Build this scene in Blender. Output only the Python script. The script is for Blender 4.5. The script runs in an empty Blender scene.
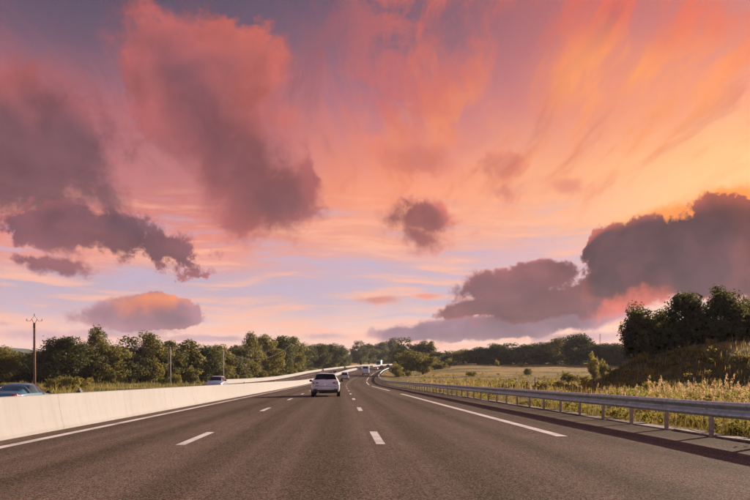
import bpy, math, random
import numpy as np
from mathutils import Vector, Matrix

SC = bpy.context.scene
COL = SC.collection
R = math.radians
FPX = 729.0                     # focal length of a 35 mm lens in photograph pixels (750 wide)
CAM_H = 1.17
YAW = math.atan(34.0 / FPX)     # camera turned a little to the right of the carriageway
SUN_AZ, SUN_EL = R(50), R(16.8)  # azimuth clockwise from +Y (the road ahead)

# ---------------------------------------------------------------- camera
cam_d = bpy.data.cameras.new('camera')
cam_d.lens = 35.0; cam_d.sensor_width = 36.0
cam_d.shift_y = 128.0 / 750.0
cam_d.clip_start = 0.1; cam_d.clip_end = 30000
cam = bpy.data.objects.new('camera', cam_d); COL.objects.link(cam)
cam.location = (0, 0, CAM_H); cam.rotation_euler = (R(90), 0, -YAW)
SC.camera = cam

SC.view_settings.view_transform = 'Standard'
SC.view_settings.look = 'None'
SC.view_settings.gamma = 1.0
SC.view_settings.use_curve_mapping = False
SC.view_settings.exposure = 1.15
SC.render.engine = 'CYCLES'
SC.cycles.max_bounces = 6
SC.cycles.use_adaptive_sampling = True
SC.cycles.adaptive_threshold = 0.02
SC.cycles.adaptive_min_samples = 8
SC.cycles.transparent_max_bounces = 8

# ---------------------------------------------------------------- sun
sun_d = bpy.data.lights.new('sun', 'SUN')
sun_d.energy = 5.0; sun_d.angle = R(0.6); sun_d.color = (1.0, 0.80, 0.62)
sun = bpy.data.objects.new('sun', sun_d); COL.objects.link(sun)
_sv = Vector((math.sin(SUN_AZ)*math.cos(SUN_EL), math.cos(SUN_AZ)*math.cos(SUN_EL), math.sin(SUN_EL)))
sun.rotation_euler = _sv.to_track_quat('Z', 'Y').to_euler()
sun.location = (60, 60, 60)


# ---------------------------------------------------------------- small node language
def lin(c):
    return tuple(((v/255.0)/12.92 if v <= 10 else (((v/255.0)+0.055)/1.055)**2.4) for v in c)


class NT:
    """wraps a node tree; sockets are combined with plain python operators"""
    def __init__(s, tree): s.t = tree
    def n(s, kind): return s.t.nodes.new(kind)
    def put(s, sock, v):
        if isinstance(v, S): s.t.links.new(v.k, sock)
        elif v is not None: sock.default_value = v
    def math(s, op, a, b=None, c=None, clamp=False):
        m = s.n('ShaderNodeMath'); m.operation = op; m.use_clamp = clamp
        for i, v in enumerate((a, b, c)):
            if v is not None: s.put(m.inputs[i], v)
        return S(s, m.outputs[0])
    def vmath(s, op, a, b=None, out=0):
        m = s.n('ShaderNodeVectorMath'); m.operation = op
        s.put(m.inputs[0], a)
        if b is not None: s.put(m.inputs[1], b)
        return S(s, m.outputs[out])
    def scale(s, a, f):
        m = s.n('ShaderNodeVectorMath'); m.operation = 'SCALE'
        s.put(m.inputs[0], a); s.put(m.inputs['Scale'], f); return S(s, m.outputs[0])
    def xyz(s, x, y, z=0.0):
        m = s.n('ShaderNodeCombineXYZ')
        for i, v in enumerate((x, y, z)): s.put(m.inputs[i], v)
        return S(s, m.outputs[0])
    def sep(s, v):
        m = s.n('ShaderNodeSeparateXYZ'); s.put(m.inputs[0], v)
        return [S(s, o) for o in m.outputs]
    def noise(s, vec, scale=1.0, detail=4.0, rough=0.5, dist=0.0, color=False, lac=2.0):
        m = s.n('ShaderNodeTexNoise'); m.inputs['Scale'].default_value = scale
        s.put(m.inputs['Vector'], vec)
        m.inputs['Detail'].default_value = detail; m.inputs['Roughness'].default_value = rough
        m.inputs['Distortion'].default_value = dist; m.inputs['Lacunarity'].default_value = lac
        return S(s, m.outputs['Color' if color else 0])
    def mapping(s, vec, loc=(0, 0, 0), rot=0.0, sc=(1, 1, 1), kind='TEXTURE'):
        m = s.n('ShaderNodeMapping'); m.vector_type = kind; s.put(m.inputs[0], vec)
        m.inputs['Location'].default_value = loc; m.inputs['Rotation'].default_value = (0, 0, rot)
        m.inputs['Scale'].default_value = sc
        return S(s, m.outputs[0])
    def step(s, v, a, b, lo=0.0, hi=1.0):
        m = s.n('ShaderNodeMapRange'); m.interpolation_type = 'SMOOTHSTEP'
        for k, x in zip(('Value', 'From Min', 'From Max', 'To Min', 'To Max'), (v, a, b, lo, hi)): s.put(m.inputs[k], x)
        return S(s, m.outputs[0])
    def ramp(s, fac, stops, interp='LINEAR'):
        m = s.n('ShaderNodeValToRGB'); m.color_ramp.interpolation = interp
        el = m.color_ramp.elements
        while len(el) < len(stops): el.new(0.5)
        for e, (p, c) in zip(el, stops):
            e.position = p; e.color = (*c, 1.0)
        s.put(m.inputs[0], fac); return S(s, m.outputs[0])
    def mix(s, fac, a, b, mode='MIX'):
        m = s.n('ShaderNodeMix'); m.data_type = 'RGBA'; m.blend_type = mode; m.clamp_factor = True
        col = lambda v: (*v, 1.0) if isinstance(v, tuple) and len(v) == 3 else v
        s.put(m.inputs[0], fac); s.put(m.inputs[6], col(a)); s.put(m.inputs[7], col(b))
        return S(s, m.outputs[2])


class S:
    def __init__(s, nt, sock): s.nt, s.k = nt, sock
    def __add__(s, o): return s.nt.math('ADD', s, o)
    __radd__ = __add__
    def __sub__(s, o): return s.nt.math('SUBTRACT', s, o)
    def __rsub__(s, o): return s.nt.math('SUBTRACT', o, s)
    def __mul__(s, o): return s.nt.math('MULTIPLY', s, o)
    __rmul__ = __mul__
    def __truediv__(s, o): return s.nt.math('DIVIDE', s, o)


# ---------------------------------------------------------------- sky (world)
def sky_angle(px, py):
    """direction of a cloud in the sky: azimuth and elevation, in units of 1/7.29 radian"""
    a, b = (px - 375) / FPX, (378 - py) / FPX
    return (math.atan(a) + YAW) * 7.29, math.atan(b / math.sqrt(1 + a*a)) * 7.29


world = bpy.data.worlds.new('World'); SC.world = world; world.use_nodes = True
wt = world.node_tree; wt.nodes.clear()
W = NT(wt)
tc = W.n('ShaderNodeTexCoord')
DIR = S(W, tc.outputs['Generated'])
dx, dy, dz = W.sep(DIR)
AZ = W.math('ARCTAN2', dx, dy)
EL = W.math('ARCSINE', dz)
U, V = AZ * 7.29, EL * 7.29
P0 = W.xyz(U, V)

nish = W.n('ShaderNodeTexSky'); nish.sky_type = 'NISHITA'; nish.sun_disc = False
nish.sun_elevation = SUN_EL; nish.sun_rotation = SUN_AZ
nish.air_density = 1.6; nish.dust_density = 3.0
NISH = S(W, nish.outputs[0])

# side of the sky: 0 away from the sun (left), 1 towards it (right); runs round without a seam
side = W.step(W.math('SINE', AZ - YAW), -0.50, 0.50)
wob = W.noise(DIR, 2.2, 4, 0.55)
wob2 = W.noise(DIR, 5.0, 5, 0.6)
ev = V + (wob - 0.5) * 0.55 + (wob2 - 0.5) * 0.16          # elevation with uneven borders
evr = ev / 4.2                                             # 1.0 is 33 degrees up
left = W.ramp(evr, [(0.0, lin((252, 214, 202))), (0.10, lin((248, 204, 194))), (0.155, lin((212, 182, 194))),
                    (0.21, lin((198, 176, 196))), (0.265, lin((234, 160, 150))), (0.33, lin((230, 140, 128))),
                    (0.42, lin((205, 126, 126))), (0.60, lin((180, 112, 124))), (0.72, lin((122, 92, 114))),
                    (0.84, lin((94, 80, 104))), (1.0, lin((84, 76, 102)))])
right = W.ramp(evr, [(0.0, lin((250, 210, 190))), (0.12, lin((250, 205, 190))), (0.20, lin((212, 188, 202))),
                     (0.28, lin((214, 178, 194))), (0.36, lin((248, 182, 146))), (0.48, lin((250, 176, 126))),
                     (0.60, lin((230, 138, 118))), (0.72, lin((204, 114, 114))), (0.86, lin((188, 98, 102))),
                     (1.0, lin((150, 88, 100)))])
midr = W.ramp(evr, [(0.0, lin((252, 218, 206))), (0.10, lin((250, 208, 196))), (0.17, lin((202, 184, 202))),
                    (0.24, lin((206, 178, 196))), (0.31, lin((240, 168, 146))), (0.42, lin((250, 158, 122))),
                    (0.52, lin((222, 136, 130))), (0.63, lin((184, 114, 130))), (0.76, lin((136, 94, 116))),
                    (0.90, lin((104, 82, 106))), (1.0, lin((90, 77, 102)))])
sk = W.mix(W.step(side, 0.15, 0.52), left, midr)
sk = W.mix(W.step(side, 0.54, 0.95), sk, right)
sk = W.mix(0.12, sk, W.scale(NISH, 0.10))
behind = W.math('MAXIMUM', W.step(V, 3.45, 4.6), W.step(dy, 0.45, -0.25) * W.step(V, 0.2, 1.6, 0.55, 1.0))
sk = W.mix(behind * 0.85, sk, lin((142, 152, 186)))     # away from the sunset the sky stays a plain dusk blue

# high thin cloud, seen on a flat layer far overhead: streaks that run away to the right
inv = W.math('MAXIMUM', dz, 0.0) + 0.14
Q = W.xyz(dx / inv, dy / inv)
qw = W.noise(Q, 0.9, 3, 0.5, color=True)
Qw = W.vmath('ADD', Q, W.scale(W.vmath('SUBTRACT', qw, (0.5, 0.5, 0.5)), 0.38))
fib = W.noise(W.mapping(Qw, rot=R(-8), sc=(0.15, 1.1, 1)), 1.0, 8, 0.68)
fib2 = W.noise(W.mapping(Qw, loc=(3.1, 7.7, 0), rot=R(6), sc=(0.08, 0.60, 1)), 1.0, 6, 0.62)
patch = W.noise(Q, 0.75, 3, 0.5)
up = W.step(V, 1.0, 2.2)
fs = W.step(fib * 0.65 + fib2 * 0.35 + (patch - 0.5) * 0.5, 0.46, 0.61)
litc = W.mix(W.step(V, 2.3, 3.4), W.mix(side, lin((205, 118, 110)), lin((255, 166, 108))), W.mix(side, lin((188, 106, 106)), lin((236, 122, 98))))
dimc = W.mix(side, lin((106, 84, 106)), lin((178, 110, 122)))
sk = W.mix(fs * up * W.step(side, 0.30, 0.60, 0.16, 0.75), sk, litc)
gs = W.step(fib2 * 0.6 + fib * 0.4 + (0.5 - patch) * 0.5, 0.50, 0.68)
sk = W.mix(gs * up * W.step(V, 1.4, 2.8, 0.15, 0.6), sk, dimc)
# mottled thin cloud high up, salmon over mauve
mot = W.noise(W.mapping(DIR, rot=R(25), sc=(1.0, 1.0, 0.75)), 15.0, 6, 0.68, 0.6)
mo2 = W.noise(DIR, 3.3, 3, 0.5)
mfac = W.step(mot + (mo2 - 0.5) * 0.9, 0.46, 0.66) * W.step(V, 1.9, 2.7) * W.step(side, 0.36, 0.50)
sk = W.mix(mfac * W.step(side, 0.95, 0.55, 0.32, 0.60), sk, W.mix(side, lin((180, 102, 110)), lin((222, 126, 112))))
# level bands of thin cloud low down, peach over lavender
band = W.noise(W.mapping(W.vmath('ADD', DIR, W.scale(W.vmath('SUBTRACT', W.noise(DIR, 4.0, 3, 0.5, color=True), (0.5, 0.5, 0.5)), 0.05)), sc=(0.16, 0.16, 0.016)), 1.0, 6, 0.58)
low = W.step(V, 1.95, 1.35) * W.step(V, -0.05, 0.12)
sk = W.mix(W.step(band, 0.47, 0.66) * low * 0.75, sk, lin((250, 190, 164)))
sk = W.mix(W.step(band, 0.50, 0.34) * low * W.step(V, 0.25, 0.7) * 0.55, sk, lin((192, 182, 206)))
# glow where thin cloud catches the sun, upper right
def blob(P, px, py, rx, ry, rot=0.0):
    cx, cy = sky_angle(px, py)
    return W.vmath('LENGTH', W.mapping(P, (cx, cy, 0), R(rot), (rx/100, ry/100, 1)), out=1)
Pg = W.vmath('ADD', P0, W.scale(W.vmath('SUBTRACT', W.noise(DIR, 6, 5, 0.6, color=True), (0.5, 0.5, 0.5)), 1.1))
g1 = W.step(blob(Pg, 645, 95, 120, 62, -12), 1.15, 0.1)
sk = W.mix(g1 * (0.25 + fs * 0.5), sk, lin((255, 174, 112)))
g2 = W.step(blob(Pg, 770, 165, 170, 55, 12), 1.2, 0.1)
sk = W.mix(g2 * 0.75, sk, lin((255, 208, 150)))

# --- cumulus banks: groups of ellipses with edges broken by turbulence
nzc = W.noise(DIR, 4.2, 5, 0.60, color=True)
warp = W.vmath('SUBTRACT', nzc, (0.5, 0.5, 0.5))
DW = W.vmath('ADD', DIR, W.scale(warp, 0.07))


nz = W.noise(DW, 8.5, 7, 0.66)
fine = W.noise(DW, 30.0, 5, 0.70)
L3 = Vector((0.016, 0.004, 0.020))
nzs = W.noise(DW, 8.0, 2.5, 0.55)
nzl = W.noise(W.vmath('ADD', DW, tuple(L3)), 8.0, 2.5, 0.55)
relief = (nzs - nzl) * 1.6 + (nz - nzs) * 0.5                                    # bright where the billow faces the light
turb = (nz - 0.5) * 3.3


def bank(ells, wamp, soft=0.35):
    # (the tiny sum with the sky so far only makes the shader work through the banks one after another)
    Pw = W.vmath('ADD', W.vmath('ADD', P0, W.scale(warp, wamp)), W.scale(sk, 1e-7))
    f = None
    for e in ells:
        b = 1.0 - blob(Pw, *e)
        f = b if f is None else W.math('SMOOTH_MAX', f, b, soft)
    return f


def lay(sk, f, amp, lo, hi, opac, lit, dark, core=(0.1, 0.75), rl=1.0, grad=None, fa=2.2, tone=0.20):
    nn = (turb + (fine - 0.5) * fa) * amp
    d = W.step(f + nn, lo, lo + (hi - lo) * W.step(wob2, 0.36, 0.62, 0.40, 1.6))
    sh = W.step(f + nn * 0.35, core[0], core[1]) * 0.7 - relief * rl
    if grad is not None: sh = sh + grad
    colr = W.scale(W.mix(sh, lit, dark), W.step(nzs * 0.6 + fine * 0.25 + wob2 * 0.3, 0.46, 0.70, 1.0 - tone, 1.0 + tone))
    return W.mix(d * opac, sk, colr)


def vgrad(py0, py1, amt):
    """shade growing downwards between two heights of the sky"""
    return W.step(V, sky_angle(375, py0)[1], sky_angle(375, py1)[1], 0.0, amt)

# low grey-lavender bars near the horizon
f = bank([(20, 333, 70, 10, 0), (110, 331, 70, 7, 3), (5, 322, 16, 5, 0), (215, 338, 60, 5, 0), (320, 337, 50, 6, -2), (570, 336, 80, 7, 0), (690, 342, 60, 8, 0)], 0.16, 0.1)
sk = lay(sk, f, 0.7, 0.0, 0.6, 0.7, lin((226, 178, 176)), lin((166, 146, 168)), rl=0.4)
# big soft bank left of the middle
f = bank([(188, 58, 62, 40, -15), (218, 102, 84, 70, -20), (244, 150, 74, 60, -35), (276, 195, 50, 38, -20), (238, 62, 52, 42, 0)], 0.85, 0.5)
rim_r = W.step(blob(P0, 262, 85, 70, 95, 20), 1.1, 0.2)
sk = lay(sk, f, 0.55, -0.14, 0.40, 0.90, W.mix(rim_r, lin((186, 106, 104)), lin((208, 116, 102))), W.mix(rim_r, lin((132, 86, 94)), lin((158, 94, 94))), core=(0.1, 0.9), rl=1.0, grad=vgrad(20, 215, 0.50), fa=1.2)
# bank at the left edge
f = bank([(25, 112, 90, 48, 8), (75, 145, 66, 56, -20), (20, 175, 95, 46, 0), (95, 190, 46, 26, -15), (-60, 150, 90, 80, 0)], 0.85, 0.5)
sk = lay(sk, f, 0.70, -0.06, 0.60, 0.88, lin((182, 106, 106)), lin((116, 82, 92)), core=(0.05, 0.8), rl=1.1, grad=vgrad(70, 205, 0.45), fa=1.2)
# darker ragged bars under it
f = bank([(112, 232, 76, 28, -9), (160, 245, 38, 16, -10), (70, 228, 52, 24, 0), (38, 228, 30, 16, 10), (56, 266, 34, 11, -10)], 0.5, 0.3)
sk = lay(sk, f, 0.75, 0.0, 0.36, 0.95, lin((178, 110, 114)), lin((106, 76, 90)), core=(-0.2, 0.35), rl=0.9)
# lens-shaped cloud with a bright right shoulder
f = bank([(128, 315, 66, 14, 2), (148, 309, 46, 14, 0), (172, 318, 28, 10, 0)], 0.2, 0.3)
lens_side = W.step(blob(Pg, 166, 310, 48, 17, 0), 1.1, 0.2)
sk = lay(sk, f, 0.50, 0.0, 0.30, 0.95, W.mix(lens_side, lin((178, 132, 144)), lin((252, 160, 116))), W.mix(lens_side, lin((146, 112, 130)), lin((214, 128, 116))), core=(0.1, 0.8), rl=0.8)
# small tuft in the middle and faint scraps
f = bank([(412, 222, 36, 22, 0), (385, 222, 26, 22, 20), (410, 242, 30, 14, 0)], 0.6, 0.3)
sk = lay(sk, f, 0.75, -0.14, 0.45, 0.92, lin((216, 128, 116)), lin((126, 82, 92)), core=(-0.05, 0.5), rl=0.6)
f = bank([(500, 165, 40, 20, 20), (578, 178, 30, 12, -10), (420, 155, 60, 26, 0), (470, 232, 18, 8, 0), (510, 190, 26, 10, 0)], 0.7, 0.2)
sk = lay(sk, f, 1.1, 0.1, 1.0, 0.5, lin((236, 140, 116)), lin((190, 112, 112)), rl=0.5)
f = bank([(378, 301, 30, 6, 3), (425, 296, 20, 4, 0)], 0.2, 0.1)
sk = lay(sk, f, 0.6, 0.0, 0.6, 0.85, lin((250, 172, 138)), lin((216, 142, 138)), rl=0.5)
# dark bank at the right with a burning rim
f_rim = bank([(680, 213, 66, 18, 4), (738, 203, 66, 18, 0)], 0.4, 0.3)
sk = W.mix(W.step(f_rim + turb * 0.6, -0.05, 0.5) * 0.9, sk, lin((255, 160, 84)))
f = bank([(500, 325, 135, 15, 5), (425, 333, 64, 10, 6), (575, 314, 76, 16, 8)], 0.4, 0.3)
sk = lay(sk, f, 0.40, 0.02, 0.30, 0.94, lin((190, 148, 158)), lin((126, 102, 124)), core=(-0.1, 0.5), rl=1.0)
f = bank([(520, 280, 66, 20, 12), (545, 265, 34, 12, 0), (560, 295, 84, 22, 12), (480, 306, 50, 9, 12), (605, 292, 60, 22, 12)], 0.5, 0.4)
sk = lay(sk, f, 0.42, 0.02, 0.22, 0.97, lin((188, 118, 118)), lin((106, 77, 86)), core=(-0.2, 0.34), rl=0.7)
f = bank([(614, 250, 34, 16, 25), (642, 244, 54, 34, 16), (695, 238, 74, 38, 6), (765, 238, 74, 42, 0), (640, 276, 68, 26, 6), (720, 275, 80, 24, 0), (600, 240, 26, 8, 35)], 0.5, 0.4)
sk = lay(sk, f, 0.46, 0.02, 0.20, 0.98, lin((228, 130, 108)), lin((106, 77, 85)), core=(-0.08, 0.42), rl=0.7, grad=vgrad(196, 240, 0.30), tone=0.26)
# warm hole between the two lower banks
f = bank([(622, 302, 40, 13, 14), (655, 297, 30, 11, 10)], 0.5, 0.3)
sk = lay(sk, f, 0.8, 0.05, 0.8, 0.85, lin((252, 140, 104)), lin((206, 116, 112)), rl=0.3)

hs = W.n('ShaderNodeHueSaturation'); hs.inputs['Saturation'].default_value = 1.0; hs.inputs['Value'].default_value = 1.14
gm = W.n('ShaderNodeGamma'); gm.inputs['Gamma'].default_value = 1.16; W.put(gm.inputs['Color'], sk); W.put(hs.inputs['Color'], S(W, gm.outputs[0]))
bg = W.n('ShaderNodeBackground'); W.put(bg.inputs[0], S(W, hs.outputs[0])); bg.inputs[1].default_value = 0.432
wo = W.n('ShaderNodeOutputWorld'); wt.links.new(bg.outputs[0], wo.inputs[0])
world.cycles.sampling_method = 'MANUAL'; world.cycles.sample_map_resolution = 512

# ================================================================ helpers
def tag(o, label=None, cat=None, group=None, kind=None):
    if label: o['label'] = label
    if cat: o['category'] = cat
    if group: o['group'] = group
    if kind: o['kind'] = kind
    return o


def empty(name, loc=(0, 0, 0), rz=0.0, sc=(1, 1, 1), parent=None):
    o = bpy.data.objects.new(name, None); COL.objects.link(o)
    o.location = loc; o.rotation_euler = (0, 0, rz); o.scale = sc
    o.empty_display_size = 0.3
    if parent: o.parent = parent
    return o


def link(name, me, parent=None):
    o = bpy.data.objects.new(name, me); COL.objects.link(o)
    if parent: o.parent = parent
    return o


def copy_tree(o, parent=None):
    c = o.copy(); COL.objects.link(c); c.parent = parent
    for ch in o.children: copy_tree(ch, c)
    return c


class MB:
    """collects shapes for ONE mesh"""
    def __init__(s): s.v = []; s.f = []
    def add(s, vs, fs):
        n = len(s.v); s.v += [tuple(p) for p in vs]; s.f += [tuple(i + n for i in f) for f in fs]; return s
    def box(s, c, d, bev=0.0, rz=0.0):
        x, y, z = d[0]/2, d[1]/2, d[2]/2
        if bev <= 0:
            vs = [(sx*x, sy*y, sz*z) for sz in (-1, 1) for sx, sy in ((-1, -1), (1, -1), (1, 1), (-1, 1))]
            fs = [(3, 2, 1, 0), (4, 5, 6, 7), (0, 1, 5, 4), (1, 2, 6, 5), (2, 3, 7, 6), (3, 0, 4, 7)]
        else:
            b = min(bev, x*.95, y*.95, z*.95); vs = []; fs = []
            ring = [(-x+b, -y), (x-b, -y), (x, -y+b), (x, y-b), (x-b, y), (-x+b, y), (-x, y-b), (-x, -y+b)]
            inn = [(-x+b, -y+b), (x-b, -y+b), (x-b, -y+b), (x-b, y-b), (x-b, y-b), (-x+b, y-b), (-x+b, y-b), (-x+b, -y+b)]
            for zz, rr in ((-z, inn), (-z+b, ring), (z-b, ring), (z, inn)): vs += [(p[0], p[1], zz) for p in rr]
            for k in range(3):
                for i in range(8):
                    j = (i+1) % 8; fs.append((k*8+i, k*8+j, k*8+8+j, k*8+8+i))
            fs += [(7, 6, 5, 4, 3, 2, 1, 0), tuple(range(24, 32))]
        if rz:
            ca, sa = math.cos(rz), math.sin(rz); vs = [(a*ca-b_*sa, a*sa+b_*ca, e) for a, b_, e in vs]
        return s.add([(a+c[0], b_+c[1], e+c[2]) for a, b_, e in vs], fs)
    def tube(s, pts, rad, n=6, cap=True):
        pts = [Vector(p) for p in pts]; vs = []; fs = []
        if not hasattr(rad, '__len__'): rad = [rad]*len(pts)
        for i, p in enumerate(pts):
            d = (pts[min(i+1, len(pts)-1)] - pts[max(i-1, 0)]).normalized()
            a = d.cross(Vector((0, 0, 1)) if abs(d.z) < 0.9 else Vector((1, 0, 0))).normalized(); b = d.cross(a)
            for k in range(n):
                t = 2*math.pi*k/n; vs.append(p + (a*math.cos(t) + b*math.sin(t))*rad[i])
        for i in range(len(pts)-1):
            for k in range(n):
                j = (k+1) % n; fs.append((i*n+k, i*n+j, i*n+n+j, i*n+n+k))
        if cap: fs += [tuple(range(n))[::-1], tuple(range((len(pts)-1)*n, len(pts)*n))]
        return s.add(vs, fs)
    def lathe_x(s, prof, c, n=20):
        """prof: (x, radius) pairs turned about the x axis through c"""
        vs = []; fs = []
        for x, r in prof:
            for k in range(n):
                t = 2*math.pi*k/n; vs.append((c[0]+x, c[1]+r*math.cos(t), c[2]+r*math.sin(t)))
        for i in range(len(prof)-1):
            for k in range(n):
                j = (k+1) % n; fs.append((i*n+k, i*n+j, i*n+n+j, i*n+n+k))
        return s.add(vs, fs)
    def mesh(s, name, mat, smooth=False):
        me = bpy.data.meshes.new(name); me.from_pydata(s.v, [], s.f); me.update()
        if mat: me.materials.append(mat)
        if smooth: me.polygons.foreach_set('use_smooth', [True]*len(me.polygons))
        return me
    def build(s, name, mat, parent=None, smooth=False):
        return link(name, s.mesh(name, mat, smooth), parent)


def quads_mesh(name, V4, mat, normals=None):
    """V4: (n,4,3) array of quads -> mesh"""
    n = len(V4); me = bpy.data.meshes.new(name)
    me.vertices.add(n*4); me.vertices.foreach_set('co', V4.reshape(-1).astype(np.float32))
    me.loops.add(n*4); me.loops.foreach_set('vertex_index', np.arange(n*4, dtype=np.int32))
    me.polygons.add(n); me.polygons.foreach_set('loop_start', np.arange(0, n*4, 4, dtype=np.int32))
    me.polygons.foreach_set('loop_total', np.full(n, 4, np.int32))
    me.update(calc_edges=True); me.materials.append(mat); return me


# ================================================================ materials
def mat_new(name):
    m = bpy.data.materials.new(name); m.use_nodes = True
    t = m.node_tree; t.nodes.clear(); n = NT(t)
    out = n.n('ShaderNodeOutputMaterial'); return m, n, out


def principled(n, out, **kw):
    b = n.n('ShaderNodeBsdfPrincipled')
    for k, v in kw.items():
        nm = {'color': 'Base Color', 'rough': 'Roughness', 'metal': 'Metallic', 'normal': 'Normal', 'alpha': 'Alpha', 'spec': 'Specular IOR Level', 'coat': 'Coat Weight', 'trans': 'Transmission Weight', 'emit': 'Emission Color', 'emits': 'Emission Strength'}[k]
        if nm in ('Base Color', 'Emission Color') and isinstance(v, tuple): v = (*v, 1.0)
        n.put(b.inputs[nm], v)
    n.t.links.new(b.outputs[0], out.inputs[0]); return b


def bump(n, h, strength=0.3, dist=0.01):
    b = n.n('ShaderNodeBump'); b.inputs['Strength'].default_value = strength; b.inputs['Distance'].default_value = dist
    n.put(b.inputs['Height'], h); return S(n, b.outputs[0])


def objco(n): return S(n, n.n('ShaderNodeTexCoord').outputs['Object'])
def uvco(n): return S(n, n.n('ShaderNodeTexCoord').outputs['UV'])
def worldpos(n): return S(n, n.n('ShaderNodeNewGeometry').outputs['Position'])
def orandom(n): return S(n, n.n('ShaderNodeObjectInfo').outputs['Random'])


def simple(name, color, rough=0.5, metal=0.0, var=0.12, scale=8.0, coat=0.0, spec=0.5, bmp=0.0):
    m, n, out = mat_new(name)
    c = objco(n); t = n.noise(c, scale, 4, 0.6)
    dk = tuple(v*(1-var) for v in color); lt = tuple(min(1, v*(1+var)) for v in color)
    kw = dict(color=n.mix(n.step(t, 0.3, 0.7), dk, lt), rough=rough, metal=metal, spec=spec, coat=coat)
    if bmp: kw['normal'] = bump(n, t, bmp, 0.02)
    principled(n, out, **kw); return m


def make_asphalt():
    m, n, out = mat_new('asphalt')
    uv = uvco(n); u, v, _ = n.sep(uv)
    p = worldpos(n)
    big = n.noise(n.mapping(p, sc=(3.0, 22.0, 1.0)), 1.0, 4, 0.55)
    streak = n.noise(n.mapping(uv, sc=(0.30, 60.0, 1.0)), 1.0, 5, 0.6)
    mid = n.noise(p, 0.9, 5, 0.6)
    grain = n.noise(p, 48.0, 3, 0.75)
    vor = n.n('ShaderNodeTexVoronoi'); vor.inputs['Scale'].default_value = 75.0; n.put(vor.inputs['Vector'], p)
    chip = S(n, vor.outputs['Distance']); chipc = n.sep(S(n, vor.outputs['Color']))[0]
    # wheel paths: two per lane, a bit smoother and darker where rubber and oil have been pressed in
    lane = n.math('PINGPONG', u + 1.06 - 0.0, 1.75)          # 0 at lane centre, 1.75 at the line
    wheel = n.step(n.math('ABSOLUTE', lane - 0.85 + (mid - 0.5) * 0.3), 0.55, 0.05)
    oil = n.step(lane, 0.45, 0.0) * n.step(big, 0.35, 0.7)
    tone = n.step(big * 0.6 + streak * 0.5 + mid * 0.25, 0.48, 0.90)
    col = n.mix(tone, (0.092, 0.067, 0.051), (0.150, 0.112, 0.086))
    col = n.mix(wheel * 0.50, col, (0.050, 0.036, 0.027))
    col = n.mix(oil * 0.35, col, (0.036, 0.027, 0.022))
    chipm = n.step(chipc + (grain - 0.5) * 0.6, 0.25, 0.85)
    col = n.mix(1.0, col, n.mix(chipm, (0.44, 0.44, 0.44), (1.5, 1.5, 1.5)), 'MULTIPLY')
    col = n.mix(n.step(chipc, 0.90, 0.97) * 0.35, col, (0.24, 0.19, 0.15))
    col = n.mix(n.step(u + (mid - 0.5) * 0.9, 6.3, 7.0) * 0.55, col, (0.044, 0.030, 0.020))      # grit gathered along the outer edge
    # longitudinal paving joints with sealant
    jn = n.step(n.math('ABSOLUTE', n.math('PINGPONG', u + 1.06 + (n.noise(n.mapping(uv, sc=(1, 3.0, 1)), 1.0, 3) - 0.5) * 0.05, 1.75) - 1.60), 0.022, 0.008)
    col = n.mix(jn * 0.18, col, (0.03, 0.022, 0.018))
    principled(n, out, color=col, rough=n.step(wheel, 0, 1, 0.95, 0.90), spec=0.02,
               normal=bump(n, chip * 0.7 + grain * 0.6, 0.55, 0.006))
    return m


def make_paint():
    m, n, out = mat_new('road_paint')
    p = worldpos(n)
    wear = n.noise(p, 14.0, 6, 0.7); w2 = n.noise(p, 1.3, 3, 0.5)
    f = n.step(wear + (w2 - 0.5) * 0.7, 0.24, 0.42)
    col = n.mix(f, (0.10, 0.075, 0.058), n.mix(n.step(w2, 0.3, 0.7), (0.40, 0.37, 0.34), (0.56, 0.53, 0.50)))
    principled(n, out, color=col, rough=0.6, normal=bump(n, wear, 0.2, 0.003)); return m


def make_concrete(name, base, dirt):
    m, n, out = mat_new(name)
    p = worldpos(n); z = n.sep(objco(n))[2]
    run = n.noise(n.mapping(p, sc=(0.22, 0.22, 3.0)), 1.0, 5, 0.6)
    blot = n.noise(p, 0.7, 5, 0.6); fine = n.noise(p, 30, 4, 0.7)
    c = n.mix(n.step(run, 0.40, 0.75) * 0.24, base, dirt)
    c = n.mix(orandom(n) * 0.14, c, dirt)
    scuff = n.noise(n.mapping(p, sc=(1.0, 2.6, 0.09)), 1.0, 4, 0.65)
    c = n.mix(n.step(scuff, 0.66, 0.74) * n.step(z, 0.62, 0.30) * 0.45, c, tuple(v*0.35 for v in dirt))
    c = n.mix(n.step(blot, 0.5, 0.8) * 0.25, c, dirt)
    c = n.mix(n.step(z + (run - 0.5) * 0.25, 0.13, 0.02) * 0.75, c, tuple(v*0.45 for v in dirt))   # road spray along the foot
    principled(n, out, color=c, rough=0.85, spec=0.2, normal=bump(n, fine + run, 0.2, 0.004)); return m


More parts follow.
